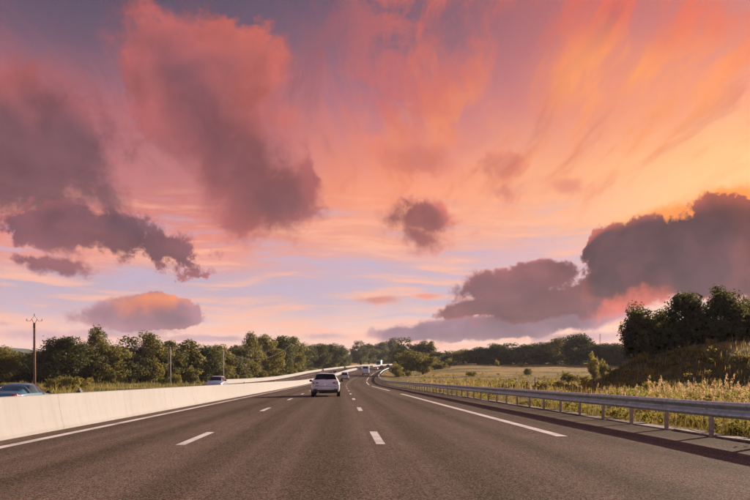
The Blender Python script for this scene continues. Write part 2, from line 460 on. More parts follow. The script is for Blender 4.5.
def make_leaf(name, a, b, c, trans=0.45, bright=1.0):
    m, n, out = mat_new(name)
    p = worldpos(n); t = n.noise(p, 0.55, 3, 0.6); t2 = n.noise(p, 3.5, 2, 0.6)
    r = orandom(n)
    col = n.mix(n.step(t * 0.7 + t2 * 0.3 + (r - 0.5) * 0.45, 0.36, 0.64), a, b)
    col = n.mix(n.step(n.math('FRACT', r * 7.3), 0.5, 1.0) * 0.45, col, (b[0]*0.72, b[1]*1.05, b[2]*1.1))
    col = n.mix(n.step(t2, 0.60, 0.78) * 0.6, col, c)
    d = n.n('ShaderNodeBsdfDiffuse'); tr = n.n('ShaderNodeBsdfTranslucent'); g = n.n('ShaderNodeBsdfGlossy')
    n.put(d.inputs[0], col); n.put(tr.inputs[0], n.mix(0.5, col, tuple(min(1, v*1.9) for v in c)))
    g.inputs['Roughness'].default_value = 0.5; g.inputs[0].default_value = (0.5, 0.5, 0.5, 1)
    mx = n.n('ShaderNodeMixShader'); mx.inputs[0].default_value = trans
    n.t.links.new(d.outputs[0], mx.inputs[1]); n.t.links.new(tr.outputs[0], mx.inputs[2])
    m2 = n.n('ShaderNodeMixShader'); m2.inputs[0].default_value = 0.03
    n.t.links.new(mx.outputs[0], m2.inputs[1]); n.t.links.new(g.outputs[0], m2.inputs[2])
    n.t.links.new(m2.outputs[0], out.inputs[0]); return m


def make_ground():
    m, n, out = mat_new('grassland')
    p = worldpos(n); x, y, z = n.sep(p)
    a = n.noise(n.mapping(p, sc=(60.0, 14.0, 5.0)), 1.0, 5, 0.6)
    b = n.noise(p, 0.22, 5, 0.62); c = n.noise(p, 2.4, 5, 0.7); e = n.noise(p, 14.0, 3, 0.7)
    dry = n.step(a * 0.75 + b * 0.35 + n.step(y, 150, 330, 0.0, 0.10), 0.50, 0.70)
    col = n.mix(n.step(c, 0.35, 0.7), (0.040, 0.048, 0.013), (0.090, 0.090, 0.024))
    gold = n.mix(n.step(c * 0.6 + e * 0.4, 0.35, 0.65), (0.21, 0.135, 0.036), (0.37, 0.245, 0.078))
    col = n.mix(dry * 0.9, col, gold)
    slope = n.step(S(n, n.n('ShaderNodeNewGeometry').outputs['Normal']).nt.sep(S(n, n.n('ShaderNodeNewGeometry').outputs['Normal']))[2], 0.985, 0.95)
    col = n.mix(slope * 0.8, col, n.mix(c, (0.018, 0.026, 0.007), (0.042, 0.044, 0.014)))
    col = n.mix(n.step(b + (c - 0.5) * 0.5, 0.70, 0.80) * 0.35, col, (0.09, 0.065, 0.035))
    principled(n, out, color=col, rough=0.95, spec=0.1, normal=bump(n, c * 0.6 + e * 0.5, 0.8, 0.12)); return m


def make_paintwork(name, color, metal=0.0, rough=0.28):
    m, n, out = mat_new(name)
    p = objco(n); t = n.noise(p, 3.0, 4, 0.6); z = n.sep(p)[2]
    dirt = n.step(z + (t - 0.5) * 0.4, 0.62, 0.16)
    c = n.mix(dirt * 0.45, color, (0.16, 0.125, 0.10))
    principled(n, out, color=c, metal=metal, rough=n.step(dirt, 0, 1, rough, 0.55), coat=0.5); return m


def make_glass(name, tint, alpha):
    m, n, out = mat_new(name)
    g = n.n('ShaderNodeBsdfGlossy'); g.inputs['Roughness'].default_value = 0.04; g.inputs[0].default_value = (0.9, 0.9, 0.9, 1)
    if alpha < 1:
        tr = n.n('ShaderNodeBsdfTransparent'); tr.inputs[0].default_value = (*tint, 1)
    else:
        tr = n.n('ShaderNodeBsdfDiffuse'); tr.inputs[0].default_value = (*tint, 1)
    fr = n.n('ShaderNodeFresnel'); fr.inputs[0].default_value = 1.45 if alpha < 1 else 1.22
    mx = n.n('ShaderNodeMixShader'); n.t.links.new(fr.outputs[0], mx.inputs[0])
    n.t.links.new(tr.outputs[0], mx.inputs[1]); n.t.links.new(g.outputs[0], mx.inputs[2])
    n.t.links.new(mx.outputs[0], out.inputs[0]); return m


def make_steel():
    m, n, out = mat_new('galvanised_steel')
    p = objco(n); t = n.noise(p, 6.0, 5, 0.6); sp = n.noise(p, 40.0, 3, 0.6)
    run = n.noise(n.mapping(worldpos(n), sc=(0.5, 0.5, 4.0)), 1.0, 4, 0.6)
    col = n.mix(n.step(t, 0.3, 0.7), (0.25, 0.33, 0.34), (0.42, 0.52, 0.53))
    col = n.mix(n.step(run, 0.56, 0.75) * 0.5, col, (0.16, 0.12, 0.09))
    principled(n, out, color=col, metal=0.75, rough=n.step(sp, 0.2, 0.8, 0.34, 0.56)); return m


M = dict(
    asphalt=make_asphalt(), paint=make_paint(), ground=make_ground(),
    concrete=make_concrete('barrier_concrete', (0.285, 0.28, 0.275), (0.17, 0.152, 0.138)),
    kerb=make_concrete('kerb_concrete', (0.24, 0.20, 0.165), (0.12, 0.09, 0.068)),
    steel=make_steel(),
    post_steel=simple('weathered_post_steel', (0.30, 0.27, 0.24), 0.6, 0.5, 0.25, 12),
    bark=simple('bark', (0.10, 0.07, 0.045), 0.95, 0, 0.4, 9, bmp=0.6),
    pole=simple('weathered_pole_wood', (0.16, 0.10, 0.07), 0.9, 0, 0.3, 5, bmp=0.4),
    pale_pole=simple('grey_pole_concrete', (0.40, 0.36, 0.32), 0.9, 0, 0.2, 5),
    fence_wood=simple('fence_post_wood', (0.24, 0.18, 0.13), 0.9, 0, 0.3, 8),
    leaf_olive=make_leaf('leaf_olive', (0.048, 0.058, 0.012), (0.130, 0.125, 0.028), (0.22, 0.18, 0.044), 0.5),
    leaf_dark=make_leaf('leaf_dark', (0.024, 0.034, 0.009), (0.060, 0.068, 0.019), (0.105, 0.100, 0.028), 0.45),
    leaf_bright=make_leaf('leaf_bright', (0.070, 0.082, 0.013), (0.165, 0.150, 0.027), (0.25, 0.20, 0.044), 0.5),
    leaf_grey=make_leaf('leaf_grey', (0.040, 0.048, 0.020), (0.085, 0.085, 0.034), (0.13, 0.12, 0.048), 0.45),
    grass=make_leaf('grass_blades', (0.032, 0.038, 0.008), (0.082, 0.074, 0.016), (0.155, 0.115, 0.032), 0.5),
    dry=make_leaf('dry_grass', (0.15, 0.096, 0.030), (0.25, 0.168, 0.056), (0.35, 0.25, 0.10), 0.5),
    plume=make_leaf('seed_plume', (0.24, 0.155, 0.072), (0.35, 0.24, 0.12), (0.45, 0.33, 0.18), 0.5),
    white=make_paintwork('white_car_paint', (0.55, 0.63, 0.66)),
    silver=make_paintwork('silver_car_paint', (0.36, 0.40, 0.45), 0.5, 0.32),
    blue=make_paintwork('pale_blue_car_paint', (0.05, 0.17, 0.23), 0.3, 0.3),
    black_paint=make_paintwork('dark_car_paint', (0.03, 0.032, 0.036), 0.2, 0.25),
    red_paint=make_paintwork('dark_red_car_paint', (0.16, 0.03, 0.03), 0.2, 0.25),
    turquoise=make_paintwork('turquoise_truck_paint', (0.03, 0.30, 0.36), 0.0, 0.35),
    box_grey=make_paintwork('pale_truck_box', (0.50, 0.60, 0.66), 0.0, 0.45),
    glass_dark=make_glass('dark_window_glass', (0.012, 0.013, 0.014), 1.0),
    glass=make_glass('window_glass', (0.50, 0.58, 0.60), 0.5),
    tyre=simple('tyre_rubber', (0.018, 0.017, 0.017), 0.85, 0, 0.2, 30),
    plastic=simple('black_plastic', (0.022, 0.021, 0.021), 0.6, 0, 0.2, 30),
    rim=simple('alloy_rim', (0.45, 0.46, 0.48), 0.35, 0.8, 0.1, 20),
    lamp_red=simple('red_lamp_lens', (0.34, 0.022, 0.018), 0.2, 0, 0.15, 20, coat=0.6),
    lamp_clear=simple('clear_lamp_lens', (0.62, 0.62, 0.60), 0.15, 0.2, 0.1, 20, coat=0.6),
    chrome=simple('chrome', (0.75, 0.75, 0.76), 0.12, 1.0, 0.05, 20),
    plate=simple('number_plate', (0.70, 0.70, 0.66), 0.45, 0, 0.05, 20),
    seat_cloth=simple('seat_cloth', (0.05, 0.05, 0.055), 0.9, 0, 0.2, 20),
    skin=simple('skin', (0.62, 0.34, 0.22), 0.55, 0, 0.08, 20),
    shirt=simple('pale_shirt', (0.55, 0.48, 0.42), 0.85, 0, 0.12, 20),
    hair=simple('brown_hair', (0.05, 0.03, 0.02), 0.7, 0, 0.3, 40),
    insul=simple('porcelain_insulator', (0.20, 0.15, 0.12), 0.3, 0, 0.1, 20),
    wire=simple('cable', (0.05, 0.045, 0.04), 0.6, 0.3, 0.1, 20),
    reflector=simple('delineator_plastic', (0.10, 0.09, 0.085), 0.5, 0, 0.1, 20),
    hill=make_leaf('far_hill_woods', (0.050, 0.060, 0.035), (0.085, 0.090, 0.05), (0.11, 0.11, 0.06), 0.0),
    mast=simple('mast_steel', (0.12, 0.11, 0.11), 0.6, 0.4, 0.1, 10),
)

# ================================================================ lie of the land
def sstep(a, b, x):
    t = np.clip((np.asarray(x, float) - a) / (b - a), 0, 1); return t*t*(3-2*t)


def zroad(y):
    y = np.asarray(y, float)
    z = np.where(y < 100, 0.0, (y-100)**2/8800.0)
    z = np.where(y > 270, 3.284 + 0.0315*(y-270), z)
    t = np.clip(y-430, 0, 200)
    return np.where(y > 430, 8.324 + 0.0315*(t - t*t/400.0), z)


def off(y):
    y = np.asarray(y, float)
    yy = np.minimum(y, 900)
    return np.where(y < 92, 0.0, (yy-92)**2/3800.0) + np.maximum(y-900, 0)*0.42


def drop(y):
    """the far carriageway lies lower than ours near the camera"""
    return -0.53*(1 - sstep(44, 92, y)) - 0.40*sstep(125, 215, y)


def lumps(x, y):
    return (0.5*np.sin(x*0.31+y*0.17+1.0) + 0.3*np.sin(x*0.73-y*0.41) + 0.25*np.sin(x*1.37+y*0.93+2.0) + 0.5*np.sin(x*0.09-y*0.06))


def mound(x, y):
    hx = np.interp(x + 1.2*np.sin(y*0.11) - np.maximum(y-80, 0)*0.40, [24.5, 28, 33.6, 40.0, 47.7, 60, 90, 130], [0, 0.55, 3.7, 5.0, 6.2, 7.4, 8.0, 0])
    return hx * sstep(56, 84, y + 1.5*np.sin(x*0.35)) * (1 - sstep(115, 150, y))


def H(x, y):
    x = np.asarray(x, float); y = np.asarray(y, float)
    l = x - off(y); base = zroad(y)
    left = drop(y) * (1 - sstep(-24, -60, l)*0 - sstep(26, 70, -l))
    h = base - 0.06 + np.where(l < -6.5, left, 0.0)
    h = h - 0.30*np.exp(-((l-11.3)/1.6)**2) * np.where(l > 7, 1, 0)
    away = np.clip(sstep(12, 22, l) + sstep(23, 40, -l), 0, 1)
    h = h + away*lumps(x, y)*0.16
    h = h + 5.0*sstep(26, 60, -l)*sstep(240, 470, y) + 2.2*sstep(14, 40, l)*sstep(170, 340, y)
    return h + mound(x, y)


def P(px, d, z=None):
    """a spot at depth d that lies in the direction of column px of the photograph"""
    r = (px - 375.0)/FPX*d
    x = d*math.sin(YAW) + r*math.cos(YAW); y = d*math.cos(YAW) - r*math.sin(YAW)
    return Vector((x, y, float(H(x, y)) if z is None else z))


def on_road(l, y, dz=0.0):
    th = math.atan(2*max(y-92, 0)/3800.0)
    c, s = math.cos(th), math.sin(th)
    yy = y - l*s
    z = float(zroad(y)) + (float(drop(y)) if l < -6.5 else 0.0)
    return Vector((float(off(y)) + l*c, yy, z + dz)), th


def strip(name, l0, l1, ys, dz, mat, nl=1, parent=None):
    vs, fs, uv = [], [], []
    for y in ys:
        for k in range(nl+1):
            l = l0 + (l1-l0)*k/nl
            vs.append(tuple(on_road(l, y, dz)[0])); uv.append((l, y))
    n = nl+1
    for i in range(len(ys)-1):
        for k in range(nl): fs.append((i*n+k, i*n+k+1, i*n+n+k+1, i*n+n+k))
    me = bpy.data.meshes.new(name); me.from_pydata(vs, [], fs); me.update()
    lay_ = me.uv_layers.new(name='UVMap')
    for lp in me.loops: lay_.data[lp.index].uv = uv[lp.vertex_index]
    me.materials.append(mat)
    me.polygons.foreach_set('use_smooth', [True]*len(me.polygons))
    return link(name, me, parent)


# ---- ground: one sheet out to the horizon
def make_ground_sheet():
    ys = list(np.arange(-60, 150, 2.5)) + list(np.arange(150, 660, 8)) + list(np.geomspace(660, 6000, 22))
    ls = np.array(sorted(set([-v for v in np.geomspace(60, 6000, 24)] + list(np.arange(-58, -22, 3.0)) + [-21.8, -20.8, -14, -6.75, -6.5, -6.3, 0, 6.5, 7.3, 7.8, 8.5] +
                  list(np.arange(9.5, 62, 1.6)) + list(np.arange(63, 140, 6)) + list(np.geomspace(145, 6000, 22)))))
    Y, Lg = np.meshgrid(np.array(ys), ls, indexing='ij')
    X = Lg + off(Y)*np.clip(1 - (np.abs(Lg)-600)/4000, 0, 1)
    Z = H(X, Y)
    Z = np.where((np.abs(Lg) > 400), Z*np.clip(1-(np.abs(Lg)-400)/2500, 0.3, 1), Z)
    road_zone = ((Lg > -6.4) & (Lg < 7.75)) | ((Lg > -21.7) & (Lg < -6.6))
    Z = np.where(road_zone, Z - 0.12, Z)
    vs = np.stack([X, Y, Z], -1).reshape(-1, 3); nl = len(ls)
    i, k = np.meshgrid(np.arange(len(ys)-1), np.arange(nl-1), indexing='ij')
    a = (i*nl+k).reshape(-1)
    fs = np.stack([a, a+1, a+nl+1, a+nl], -1)
    me = bpy.data.meshes.new('ground'); me.from_pydata(vs.tolist(), [], fs.tolist()); me.update()
    me.materials.append(M['ground']); me.polygons.foreach_set('use_smooth', [True]*len(me.polygons))
    return tag(link('ground', me), 'rough grass and dry golden fields beside the motorway', None, None, 'structure')


make_ground_sheet()


def make_hills():
    rng = np.random.default_rng(5)
    xs = np.linspace(-5200, 5200, 181); prof = [(1700, -0.2), (1900, 0.5), (2200, 1.0), (2600, 0.7)]
    top = 52 + 30*sstep(-400, -1200, xs) + 8*np.sin(xs*0.0042+1) + 5*np.sin(xs*0.0106) + 3*np.sin(xs*0.026+2) + rng.normal(0, 1.0, len(xs))
    top = top*(1 - 0.25*sstep(500, 3000, xs))
    vs, fs = [], []
    for d, f in prof:
        for x, t in zip(xs, top): vs.append((x, d + 80*math.sin(x*0.0034), 10 + f*t + 2.5*math.sin(x*0.04+d)*f))
    n = len(xs)
    for i in range(len(prof)-1):
        for k in range(n-1): fs.append((i*n+k, i*n+k+1, i*n+n+k+1, i*n+n+k))
    o = MB().add(vs, fs).build('hills', M['hill'], None, True); tag(o, 'low wooded hills far off on the horizon', None, None, 'structure')


make_hills()

# ---- carriageways and their painted lines
YS = list(np.arange(-30, 90, 6.0)) + list(np.arange(90, 640, 5.0))
road = tag(strip('road', -6.45, 7.32, YS, 0.0, M['asphalt'], 6), 'brown-grey asphalt of the near three-lane carriageway', None, None, 'structure')
opp = tag(strip('far_carriageway', -20.9, -6.72, YS, 0.0, M['asphalt'], 6), 'asphalt of the opposite carriageway beyond the concrete barrier', None, None, 'structure')


def dash(parent, l, y0, y1, w, name='lane_dash'):
    n = max(1, int((y1-y0)/5)) if y1 > 85 else max(1, int((y1-y0)/20))
    strip(name, l-w/2, l+w/2, list(np.linspace(y0, y1, n+1)), 0.004, M['paint'], 1, parent)


# dashes of 3 m every 13 m; the shoulder line is 39 m long with 13 m gaps
for l, y0 in ((0.70, 12.85), (-2.80, 12.85)):
    y = y0 - 26
    while y < 480:
        if y > -20: dash(road, l, y, y+3.0, 0.16)
        y += 13.0
for y in np.arange(14.4-52*1, 480, 52.0): dash(road, 4.42, y, y+39.0, 0.23, 'shoulder_line')
strip('edge_line', -5.82, -5.62, YS, 0.004, M['paint'], 1, road)
for l in (-10.6, -14.1):
    y = 8.0
    while y < 480:
        dash(opp, l, y, y+3.0, 0.16); y += 13.0
strip('edge_line', -7.35, -7.15, YS, 0.004, M['paint'], 1, opp)
for y in np.arange(20, 470, 52.0): dash(opp, -17.7, y, y+39, 0.23, 'shoulder_line')
# tar patches and stains read as part of the surface
rng = np.random.default_rng(11)

# ---- concrete kerb strip under the guardrail
kerb = empty('kerb', tuple(on_road(7.55, 0)[0])); tag(kerb, 'low broken concrete strip along the foot of the guardrail', None, None, 'structure')
y = 4.0
rk = random.Random(4)
while y < 420:
    ln = 1.96 if y < 90 else 9.9
    p, th = on_road(7.56 + rk.uniform(-.03, .03), y + ln/2)
    w = 0.40 + rk.uniform(-.06, .06)
    b = MB().box((0, 0, 0), (w, ln - rk.uniform(0.02, 0.18 if y < 90 else 0.03), 0.16), 0.02)
    for i, v in enumerate(b.v): b.v[i] = (v[0] + rk.uniform(-.015, .015), v[1] + rk.uniform(-.02, .02), v[2] + (rk.uniform(-.02, .012) if v[2] > 0 else 0))
    o = b.build('kerb_stone', M['kerb'], kerb)
    o.location = p - kerb.location + Vector((0, 0, -0.045 + rk.uniform(-.012, .012)))
    o.rotation_euler = (math.atan((float(zroad(y+ln)) - float(zroad(y)))/ln), rk.uniform(-.03, .03), -th + rk.uniform(-.012, .012))
    y += ln + (0.04 if y < 90 else 0.1)

# ================================================================ concrete barriers
def barrier(name, label, l, y0, y1, seg=5.0, both=True):
    root = empty(name, tuple(on_road(l, y0)[0])); tag(root, label, 'barrier')
    half = [(0.250, -0.10), (0.250, 0.07), (0.205, 0.20), (0.150, 0.50), (0.118, 0.780), (0.095, 0.800)]
    prof = half + [(-a, b) for a, b in half[::-1]]
    y = y0; k = 0
    while y < y1 - 0.1:
        ya, yb = y + 0.005, min(y + seg, y1) - 0.005
        vs = []
        for yy in (ya, yb):
            p, th = on_road(l, yy); c, s = math.cos(th), math.sin(th)
            zc = float(zroad(yy)) + (float(drop(yy)) if l < -12 else 0.0)
            for a, b in prof:
                vs.append((p.x + a*c - root.location.x, p.y - a*s - root.location.y, zc + b - root.location.z))
        n = len(prof)
        fs = [(i, (i+1) % n, n + (i+1) % n, n+i) for i in range(n)] + [tuple(range(n))[::-1], tuple(range(n, 2*n))]
        MB().add(vs, fs).build('barrier_segment', M['concrete'], root)
        y += seg; k += 1
    return root


bar = barrier('concrete_barrier', 'long pale concrete median barrier running along the left edge line', -6.58, -8.0, 560.0)
bar2 = barrier('concrete_barrier', 'farther pale concrete barrier on the outer side of the opposite carriageway', -21.3, 122.0, 560.0)
# small delineators on top of the median barrier
for y in (18.7, 50.0, 72.0, 96.0, 130.0, 165.0):
    p, th = on_road(-6.58, y)
    b = MB().box((0, 0, 0.03), (0.10, 0.16, 0.06), 0.012).box((0, 0, 0.085), (0.035, 0.11, 0.07), 0.01)
    o = b.build('reflector', M['reflector'], bar); o.location = Vector((p.x, p.y, float(zroad(y)) + 0.800)) - bar.location

# ================================================================ guardrail
def guardrail():
    root = empty('guardrail', tuple(on_road(7.35, 0)[0])); tag(root, 'grey galvanised steel guardrail on posts along the right shoulder', 'guardrail')
    # W profile: (outwards towards the road, height)
    w = [(0.000, 0.715), (0.020, 0.720), (0.060, 0.700), (0.078, 0.685), (0.080, 0.650), (0.070, 0.625), (0.010, 0.590), (0.004, 0.565),
         (0.010, 0.540), (0.070, 0.505), (0.080, 0.480), (0.078, 0.445), (0.060, 0.430), (0.020, 0.410), (0.000, 0.415)]
    prof = w + [(a - 0.005, b) for a, b in w[::-1]]
    l0 = 7.27; y = -4.0; k = 0
    while y < 470:
        ln = 4.0 if y < 150 else 8.0
        vs = []
        yy_ = [y - 0.14, y + ln*0.5, y + ln + 0.14]
        tilt = 0.007 if k % 2 else 0.0
        for yy in yy_:
            p, th = on_road(l0, yy); c, s = math.cos(th), math.sin(th)
            wob = 0.011*math.sin(yy*0.7) + 0.006*math.sin(yy*0.23)
            for a, b in prof:
                aa = -a - tilt - wob
                vs.append((p.x + aa*c - root.location.x, p.y - aa*s - root.location.y, p.z + b + wob*0.5 + tilt*0.4))
        n = len(prof); fs = []
        for i in range(2): fs += [(i*n+j, i*n+(j+1) % n, (i+1)*n+(j+1) % n, (i+1)*n+j) for j in range(n)]
        o = MB().add(vs, fs).build('rail_section', M['steel'], root, True)
        y += ln; k += 1
    pm = MB()   # C-section post with its flange towards the road
    pm.box((-0.0245, 0, 0.10), (0.006, 0.11, 1.14)).box((0.0, 0.052, 0.10), (0.05, 0.006, 1.14)).box((0.0, -0.052, 0.10), (0.05, 0.006, 1.14))
    post_me = pm.mesh('post', M['post_steel'])
    sp_me = MB().box((0, 0, 0), (0.05, 0.09, 0.20), 0.008).mesh('spacer', M['post_steel'])
    bolt_me = MB().lathe_x([(0, 0.0), (0.0, 0.020), (-0.012, 0.018), (-0.016, 0.0)], (0, 0, 0), 8).mesh('bolt', M['post_steel'], True)
    y = 2.2
    while y < 440:
        p, th = on_road(7.37, y)
        o = link('post', post_me, root); o.location = p - root.location; o.rotation_euler = (0, rk.uniform(-.012, .012), -th)
        if y < 130:
            s_ = link('spacer', sp_me, o); s_.location = (-0.058, 0, 0.565)
        if y < 45:
            b_ = link('bolt', bolt_me, o); b_.location = (-0.115, 0.0, 0.565)
        y += 2.0 if y < 150 else 4.0
    return root


guardrail()

# ================================================================ trees, bushes, grass
def leaf_quads(rng, pos, nrm, size, aspect=1.5):
    n = len(pos)
    nrm = nrm + rng.normal(0, 0.55, (n, 3)); nrm /= np.linalg.norm(nrm, axis=1, keepdims=True) + 1e-9
    t = np.cross(nrm, rng.normal(0, 1, (n, 3))); t /= np.linalg.norm(t, axis=1, keepdims=True) + 1e-9
    b = np.cross(nrm, t)
    s = (size*rng.uniform(0.6, 1.35, (n, 1)))
    t = t*s*aspect*0.5; b = b*s*0.5
    # leaf-like kite: tip, two shoulders, stalk
    return np.stack([pos - t, pos + b - t*0.1, pos + t, pos - b - t*0.1], 1)


def crown(rng, w, h, z0, clumps, leaves, leaf, shape='round', depth=None, rough=0.26):
    """leaf faces gathered in clumps through an uneven crown volume; z0 is where the crown begins"""
    depth = depth or w
    c = rng.normal(0, 1, (clumps, 3)); c /= np.linalg.norm(c, axis=1, keepdims=True)
    r = rng.uniform(0.35, 1.0, (clumps, 1))**0.6
    c = c*r
    ph = rng.uniform(0, 6.28, 6)
    ang = np.arctan2(c[:, 1], c[:, 0])
    lob = 1 + 0.16*np.sin(2*ang+ph[0]) + 0.13*np.sin(3*ang+ph[1]+c[:, 2]*2) + 0.10*np.sin(5*ang+ph[2])
    c[:, :2] *= lob[:, None]
    zz = (c[:, 2] + 1)/2
    if shape == 'round': prof = 0.62 + 0.55*np.sin(np.clip(zz, 0, 1)*math.pi)**0.8 - 0.18*zz
    elif shape == 'tall': prof = 1.0 - 0.62*zz**1.6
    elif shape == 'bush': prof = 1.1 - 0.45*zz
    else: prof = 1.05 - 0.25*zz
    C = np.stack([c[:, 0]*prof*w*0.42, c[:, 1]*prof*depth*0.42, z0 + zz*(h - z0)*0.92], 1)
    C[:, 2] += rng.normal(0, 0.04*h, clumps)*(zz > 0.5)
    cr = rng.uniform(0.55, 1.25, clumps)*rough*(w + h - z0)*0.30
    k = rng.choice(clumps, leaves, p=cr**2/np.sum(cr**2))
    d = rng.normal(0, 1, (leaves, 3)); d /= np.linalg.norm(d, axis=1, keepdims=True)
    rad = cr[k]*rng.uniform(0.15, 1.0, leaves)**0.45
    stray = rng.random(leaves) < 0.07
    rad = np.where(stray, rad*rng.uniform(1.1, 1.55, leaves), rad)
    pos = C[k] + d*rad[:, None]*np.array([1, 1, 0.82])
    pos[:, 2] = np.maximum(pos[:, 2], z0*0.55)
    nr = d + 0.35*c[k]; nr[:, 2] += 0.25
    return leaf_quads(rng, pos, nr, leaf), C


def trunk_mb(rng, h, r, C, nlimb=6, lean=0.03):
    mb = MB(); top = h*0.72
    ax = [(rng.normal(0, lean)*h*t, rng.normal(0, lean)*h*t, -0.3 + (top+0.3)*t) for t in (0, 0.25, 0.5, 0.75, 1.0)]
    mb.tube(ax, [r*1.25, r, r*0.8, r*0.5, r*0.2], 7)
    for i in rng.choice(len(C), min(nlimb, len(C)), replace=False):
        e = C[i]; zb = max(0.18*h, min(e[2]*0.6, top*0.8)); t = (zb+0.3)/(top+0.3)
        kx = np.interp(t, [0, .25, .5, .75, 1], [a[0] for a in ax]); ky = np.interp(t, [0, .25, .5, .75, 1], [a[1] for a in ax])
        mid = ((kx+e[0])/2, (ky+e[1])/2, zb + (e[2]-zb)*0.4)
        mb.tube([(kx, ky, zb), mid, tuple(e)], [r*0.5, r*0.32, r*0.08], 5)
    return mb


def tree_proto(seed, w, h, z0, clumps, leaves, leaf, shape, mat, limbs=6, depth=None, rough=0.26):
    rng = np.random.default_rng(seed)
    q, C = crown(rng, w, h, z0, clumps, leaves, leaf, shape, depth, rough)
    return dict(crown=quads_mesh('crown', q, M[mat]), trunk=trunk_mb(rng, h, 0.022*h+0.03, C, limbs).mesh('trunk', M['bark'], True), w=w, h=h, q=q)


PROTO = {}
for i in range(5): PROTO['olive%d' % i] = tree_proto(100+i, 8.0, 11.0, 0.9, 54, 8500, 0.25, 'round', 'leaf_olive')
for i in range(4): PROTO['dark%d' % i] = tree_proto(200+i, 8.5, 11.0, 0.7, 54, 8500, 0.26, 'round', 'leaf_dark')
for i in range(3): PROTO['grey%d' % i] = tree_proto(300+i, 8.0, 12.0, 0.9, 44, 3800, 0.36, 'round', 'leaf_grey')
for i in range(2): PROTO['tall%d' % i] = tree_proto(400+i, 4.6, 14.0, 1.0, 40, 3200, 0.36, 'tall', 'leaf_olive')
for i in range(3): PROTO['bush%d' % i] = tree_proto(500+i, 4.0, 2.6, 0.05, 30, 2200, 0.16, 'bush', 'leaf_bright', 5, rough=0.30)
PROTO['thicket'] = tree_proto(560, 4.0, 3.0, 0.05, 34, 3600, 0.16, 'bush', 'leaf_dark', 5, rough=0.30)
for i in range(2): PROTO['scrub%d' % i] = tree_proto(550+i, 4.0, 3.0, 0.05, 30, 2000, 0.19, 'bush', 'leaf_olive', 5, rough=0.30)

rt = random.Random(21)


def plant(kind, px, d, top, wpx, label, cat='tree', name=None, group=None, pos=None):
    """px: column of its middle, d: depth, top: row of its tip, wpx: width in photograph pixels"""
    pr = PROTO[kind]; p = pos or P(px, d)
    h = max(0.6, CAM_H + (378-top)*d/FPX - p.z)*1.03; w = wpx*d/FPX
    o = empty(name or ('tree' if cat == 'tree' else 'bush'), p, rt.uniform(0, 6.28), (w/pr['w'], w/pr['w'], h/pr['h']))
    tag(o, label, cat, group)
    link('trunk' if cat == 'tree' else 'stems', pr['trunk'], o); link('crown' if cat == 'tree' else 'foliage', pr['crown'], o)
    return o


ORD = ['first', 'second', 'third', 'fourth', 'fifth', 'sixth', 'seventh', 'eighth', 'ninth', 'tenth', 'eleventh', 'twelfth', 'thirteenth', 'fourteenth',
       'fifteenth', 'sixteenth', 'seventeenth', 'eighteenth', 'nineteenth', 'twentieth', 'twenty-first', 'twenty-second', 'twenty-third', 'twenty-fourth', 'twenty-fifth', 'twenty-sixth', 'twenty-seventh', 'twenty-eighth']
backing = []


def row(spec, fmt, group, special=None, back=True):
    for i, (kind, px, d, top, wpx) in enumerate(spec):
        lab = (special or {}).get(i) or fmt % ORD[i]
        plant(kind, px, d, top, wpx, lab, group=group)
        if back:
            backing.append((kind, px + rt.uniform(-6, 6), d*rt.uniform(1.08, 1.16), top + rt.uniform(2, 7), wpx*rt.uniform(0.9, 1.2)))


# tall row beyond the opposite carriageway, left to right
row([('olive0', 0, 128, 345, 44), ('dark0', 20, 140, 350, 32), ('dark1', 38, 140, 348, 32), ('dark2', 60, 122, 334, 54), ('olive1', 83, 130, 342, 34), ('olive3', 97, 128, 331, 32), ('olive2', 113, 132, 340, 40),
     ('grey0', 131, 136, 339, 40), ('olive3', 150, 140, 336, 42), ('olive4', 168, 146, 341, 40), ('tall1', 187, 150, 336, 30), ('dark3', 203, 158, 344, 38), ('olive2', 220, 165, 340, 36),
     ('grey2', 236, 172, 341, 36), ('olive3', 250, 185, 336, 30), ('olive1', 265, 214, 334, 38), ('dark2', 281, 245, 334, 36), ('olive4', 292, 268, 337, 32)],
    'olive broadleaf tree, %s from the left in the tall row beyond the median barrier', 'tall trees beyond the opposite carriageway',
    {0: 'olive tree cut by the left edge of the picture', 3: 'broad dark round tree just right of the forked utility pole', 5: 'slender tall tree rising highest above the left tree row',
     17: 'last olive tree at the right end of the tall left row'})
# farther groups round the bend
row([('dark1', 305, 330, 343, 24), ('dark0', 319, 352, 342, 26), ('dark3', 332, 375, 343, 26), ('grey1', 342, 395, 346, 20)],
    'dark hazy tree, %s from the left above the golden field left of the bend', 'dark trees above the golden field')
row([('grey0', 358, 520, 342, 20), ('grey2', 369, 560, 341, 20), ('dark1', 380, 610, 340, 22), ('grey1', 392, 640, 339, 22), ('grey0', 404, 350, 339, 26), ('grey2', 416, 355, 341, 26), ('grey1', 424, 350, 342, 24)],
    'grey-green tree, %s from the left in the hazy group straight ahead', 'hazy trees straight ahead')
plant('tall1', 431, 345, 339, 11, 'narrow pointed poplar at the right end of the hazy group ahead')
plant('grey2', 439, 340, 350, 22, 'low rounded tree just right of the narrow pointed poplar', group='hazy trees straight ahead')
row([('olive2', 463, 345, 348, 30), ('dark0', 479, 342, 346, 32), ('dark3', 495, 340, 343, 32), ('grey0', 510, 338, 344, 28), ('olive1', 524, 336, 344, 32), ('dark0', 540, 332, 341, 32), ('olive3', 556, 328, 340, 34),
     ('dark3', 578, 322, 333, 40), ('dark1', 598, 318, 341, 34), ('dark0', 616, 312, 342, 34), ('grey1', 634, 310, 345, 34), ('dark2', 655, 306, 345, 36)],
    'dark tree, %s from the left in the long wood behind the right-hand field', 'dark wood behind the right-hand field',
    {7: 'tallest dark tree with a spreading top in the wood behind the right field'})
